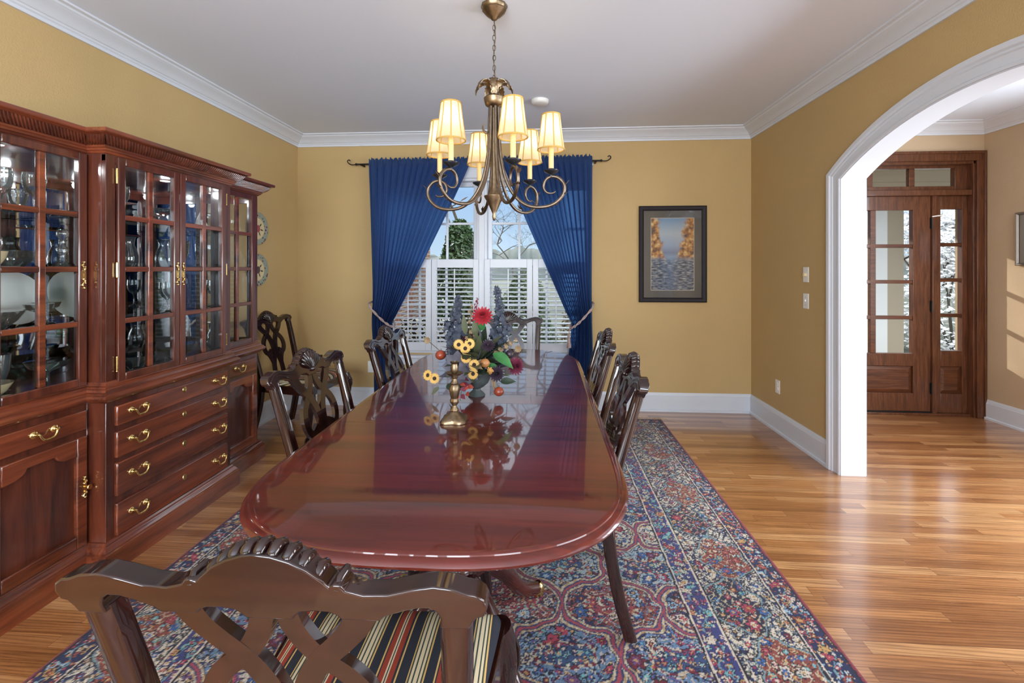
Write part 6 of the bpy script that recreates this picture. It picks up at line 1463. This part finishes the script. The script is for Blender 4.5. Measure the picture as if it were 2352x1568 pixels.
# brick wing of the house left of the window
m = MB(); m.box(-6.0, -2.25, YB + 0.2, 9.0, -0.3, 4.6)
tag(m.build('wall_brick_wing', M['brick'], smooth=0), kind='structure')
rnd = random.Random(11)
def hill():
    def f(a, b_):
        x = -70 + 150 * a; return (x, 60 + 25 * b_, -0.3 + (4.2 + 1.6 * sin(x * 0.06 + 1) + 0.35 * sin(x * 1.1) + 0.2 * sin(x * 2.7)) * sin(pi * min(1, b_ * 1.02) * 0.5))
    o = MB().grid(f, 240, 8).build('hill', M['hill'], smooth=60); tag(o, kind='structure')
hill()
def bare_tree(name, label, x, y, h, seed, spread=0.55, levels=5, group=None, leafmat=None, nleaf=0, lsz=0.05, cat='tree'):
    r = random.Random(seed); root = wthing(name, label, cat, (x, y, -0.3), group); m = MB(); tips = []
    def grow(p_, d, L, rad, lev):
        q = p_ + d * L * 0.5 + Vector((r.uniform(-1, 1), r.uniform(-1, 1), 0)) * L * 0.06; e = p_ + d * L
        m.tube([p_, q, e], [rad, rad * 0.85, rad * 0.68], 6 if lev < 3 else 4)
        if lev >= levels: tips.append((e, d)); return
        if lev >= levels - 2: tips.append((q, d))
        for k in range(r.choice([2, 3, 3]) if lev < levels - 1 else 2):
            n = Vector((r.uniform(-1, 1), r.uniform(-1, 1), r.uniform(-0.25, 0.6))).normalized(); dd = (d * (1 - spread) + n * spread * 1.25).normalized(); dd.z += 0.06
            grow(e, dd.normalized(), L * r.uniform(0.62, 0.82), rad * 0.62, lev + 1)
    grow(Vector((x, y, -0.31)), Vector((0, 0, 1)), h * 0.26, h * 0.011, 0)
    m.build('branches', M['bark'], root, smooth=60)
    if nleaf:
        lm = MB()
        for i in range(nleaf):
            t, d = r.choice(tips); c = t + Vector((r.gauss(0, 1), r.gauss(0, 1), r.gauss(0, 1))) * lsz * 3.2
            u = Vector((r.gauss(0, 1), r.gauss(0, 1), r.gauss(0, 1))).normalized(); v = u.orthogonal().normalized(); s_ = lsz * r.uniform(0.6, 1.2)
            lm.add([c - u * s_, c + v * s_ * 0.55, c + u * s_, c - v * s_ * 0.55], [(0, 1, 2, 3)])
        lm.build('foliage', leafmat, root, smooth=0)
    return root
def bush(name, label, x, y, rx, ry, h, n, mat, seed, lsz=0.045, group=None, z0=-0.3, cat='shrub', taper=0.5):
    r = random.Random(seed); root = wthing(name, label, cat, (x, y, z0), group); lm = MB()
    for i in range(n):
        a = r.uniform(0, 2 * pi); f = r.uniform(0, 1); k = (1 - f) ** taper * (0.55 + 0.45 * min(1, f * 6)); q = r.uniform(0.72, 1.05) * (1 + 0.15 * sin(3 * a + f * 9))
        c = Vector((x + cos(a) * rx * k * q, y + sin(a) * ry * k * q, z0 + 0.06 + f * h))
        u = Vector((r.gauss(0, 1), r.gauss(0, 1), r.gauss(0, 0.7))).normalized(); v = u.orthogonal().normalized(); s_ = lsz * r.uniform(0.6, 1.2)
        lm.add([c - u * s_, c + v * s_ * 0.5, c + u * s_, c - v * s_ * 0.5], [(0, 1, 2, 3)])
    lm.build('foliage', mat, root, smooth=0)
    m = MB()
    for k in range(5):
        a = k * 1.3; m.tube([(x + 0.03 * cos(a), y + 0.03 * sin(a), z0 - 0.01), (x + rx * 0.3 * cos(a), y + ry * 0.3 * sin(a), z0 + h * 0.45), (x + rx * 0.25 * cos(a + .5), y + ry * 0.25 * sin(a + .5), z0 + h * 0.85)], [0.03, 0.02, 0.006], 6)
    m.build('stems', M['bark'], root)
    return root
bush('holly_tree', 'dense dark green evergreen tree seen through the left window above the shutters', -1.52, 8.3, 0.60, 0.6, 2.50, 5200, M['holly'], 4, 0.055, None, -0.3, 'tree', 0.42)
bush('hedge_shrub', 'green leafy shrub behind the left shutter louvers', -1.12, 6.9, 0.42, 0.5, 1.55, 3000, M['hedge'], 5, 0.045)
bush('hedge_shrub', 'green leafy shrub behind the right shutter louvers', -0.30, 7.5, 0.62, 0.5, 1.60, 3400, M['hedge'], 6, 0.045)
bush('winter_shrub', 'brown winter shrub far right behind the shutters', 0.85, 8.1, 0.62, 0.6, 1.5, 2400, plain('brown_twigs', (0.20, 0.16, 0.11), 0.9, var=0.4), 9, 0.05)
bare_tree('bare_tree', 'bare sapling standing beyond the evergreen through the left window', -2.02, 12.0, 7.5, 3, 0.34, 6)
bare_tree('bare_tree', 'wide bare tree with drooping twigs seen through the right window', 0.85, 13.5, 7.0, 8, 0.60, 7)
bare_tree('bare_tree', 'distant bare tree low behind the right window', -1.6, 24.0, 7.0, 15, 0.6, 7)
# garden settee with a patterned cushion behind the leftmost shutter
root = wthing('garden_settee', 'white garden settee with a black leaf-pattern cushion outside the left window', 'bench', (-1.45, 5.75, -0.3))
m = MB(); m.box(-1.9, -1.0, 5.45, 6.0, 0.10, 0.15); m.box(-1.9, -1.0, 5.97, 6.02, 0.15, 0.62)
for x in (-1.88, -1.03):
    m.box(x - 0.02, x + 0.02, 5.46, 5.50, -0.3, 0.42); m.box(x - 0.02, x + 0.02, 5.96, 6.0, -0.3, 0.62); m.box(x - 0.025, x + 0.025, 5.45, 6.0, 0.40, 0.44)
m.build('frame', M['white_out'], root, bevel=0.006)
def leafcloth():
    mt, nt, b = new_mat('black_leaf_print_cloth'); tc = N(nt, 'ShaderNodeTexCoord'); v = N(nt, 'ShaderNodeTexVoronoi'); v.feature = 'DISTANCE_TO_EDGE'; v.inputs['Scale'].default_value = 16; nt.links.new(tc.outputs['Object'], v.inputs['Vector'])
    cr = N(nt, 'ShaderNodeValToRGB'); e = cr.color_ramp.elements; cr.color_ramp.interpolation = 'CONSTANT'; e[0].color = srgb(226, 224, 214); e[1].position = 0.09; e[1].color = srgb(34, 34, 36); nt.links.new(v.outputs['Distance'], cr.inputs[0]); nt.links.new(cr.outputs[0], b.inputs['Base Color']); b.inputs['Roughness'].default_value = 0.9
    return mt
lc = leafcloth()
MB().box(-1.86, -1.05, 5.47, 5.95, 0.152, 0.27).build('seat_cushion', lc, root, bevel=0.04, bseg=3); MB().box(-1.86, -1.05, 5.84, 5.965, 0.28, 0.72).build('back_cushion', lc, root, bevel=0.04, bseg=3)
# porch: square column clad in beige with a white corner, beam and ceiling
root = wthing('porch_column', 'square porch column with white and beige faces seen through the entry door', 'column', (4.48, 6.3, -0.06))
MB().box(4.455, 4.67, 6.22, 6.40, -0.06, 2.62).build('beige_shaft', M['beige_out'], root); MB().box(4.30, 4.455, 6.20, 6.42, -0.06, 2.62).build('white_corner_board', M['white_out'], root)
tag(MB().box(2.13, 6.5, YB + 0.21, 7.2, 2.62, 2.75).build('porch_ceiling', M['beige_out'], smooth=0), kind='structure')
m = MB(); m.box(2.13, 6.5, 6.15, 6.45, 2.36, 2.62); m.box(2.13, 6.5, 6.145, 6.151, 2.47, 2.475)
tag(m.build('porch_beam', M['beige_out'], smooth=0), kind='structure')
bare_tree('blossom_tree', 'pale flowering tree seen through the sidelight right of the entry door', 8.3, 10.2, 4.6, 5, 0.6, 5, 'flowering trees beyond the porch', M['blossom'], 9000, 0.06)
bare_tree('blossom_tree', 'pale flowering tree beyond the porch column', 7.2, 11.2, 4.2, 12, 0.6, 5, 'flowering trees beyond the porch', M['blossom'], 8000, 0.06)
bush('blossom_shrub', 'pale flowering bush low behind the sidelight panes', 7.9, 9.3, 1.1, 0.8, 2.3, 3600, M['blossom'], 31, 0.055)
bush('blossom_shrub', 'pale flowering bush low behind the left door panes', 6.6, 10.3, 1.0, 0.8, 2.0, 3000, M['blossom'], 33, 0.055)
bush('hedge_shrub', 'bright green shrub beyond the porch low behind the door panes', 5.4, 8.6, 0.6, 0.5, 1.0, 1400, plain('spring_leaf', (0.10, 0.22, 0.06), 0.6, var=0.5), 19, 0.05)
bush('holly_tree', 'green evergreen tree beyond the porch behind the left door panes', 8.6, 14.5, 1.3, 1.2, 4.2, 3600, M['hedge'], 23, 0.09, None, -0.3, 'tree', 0.5)
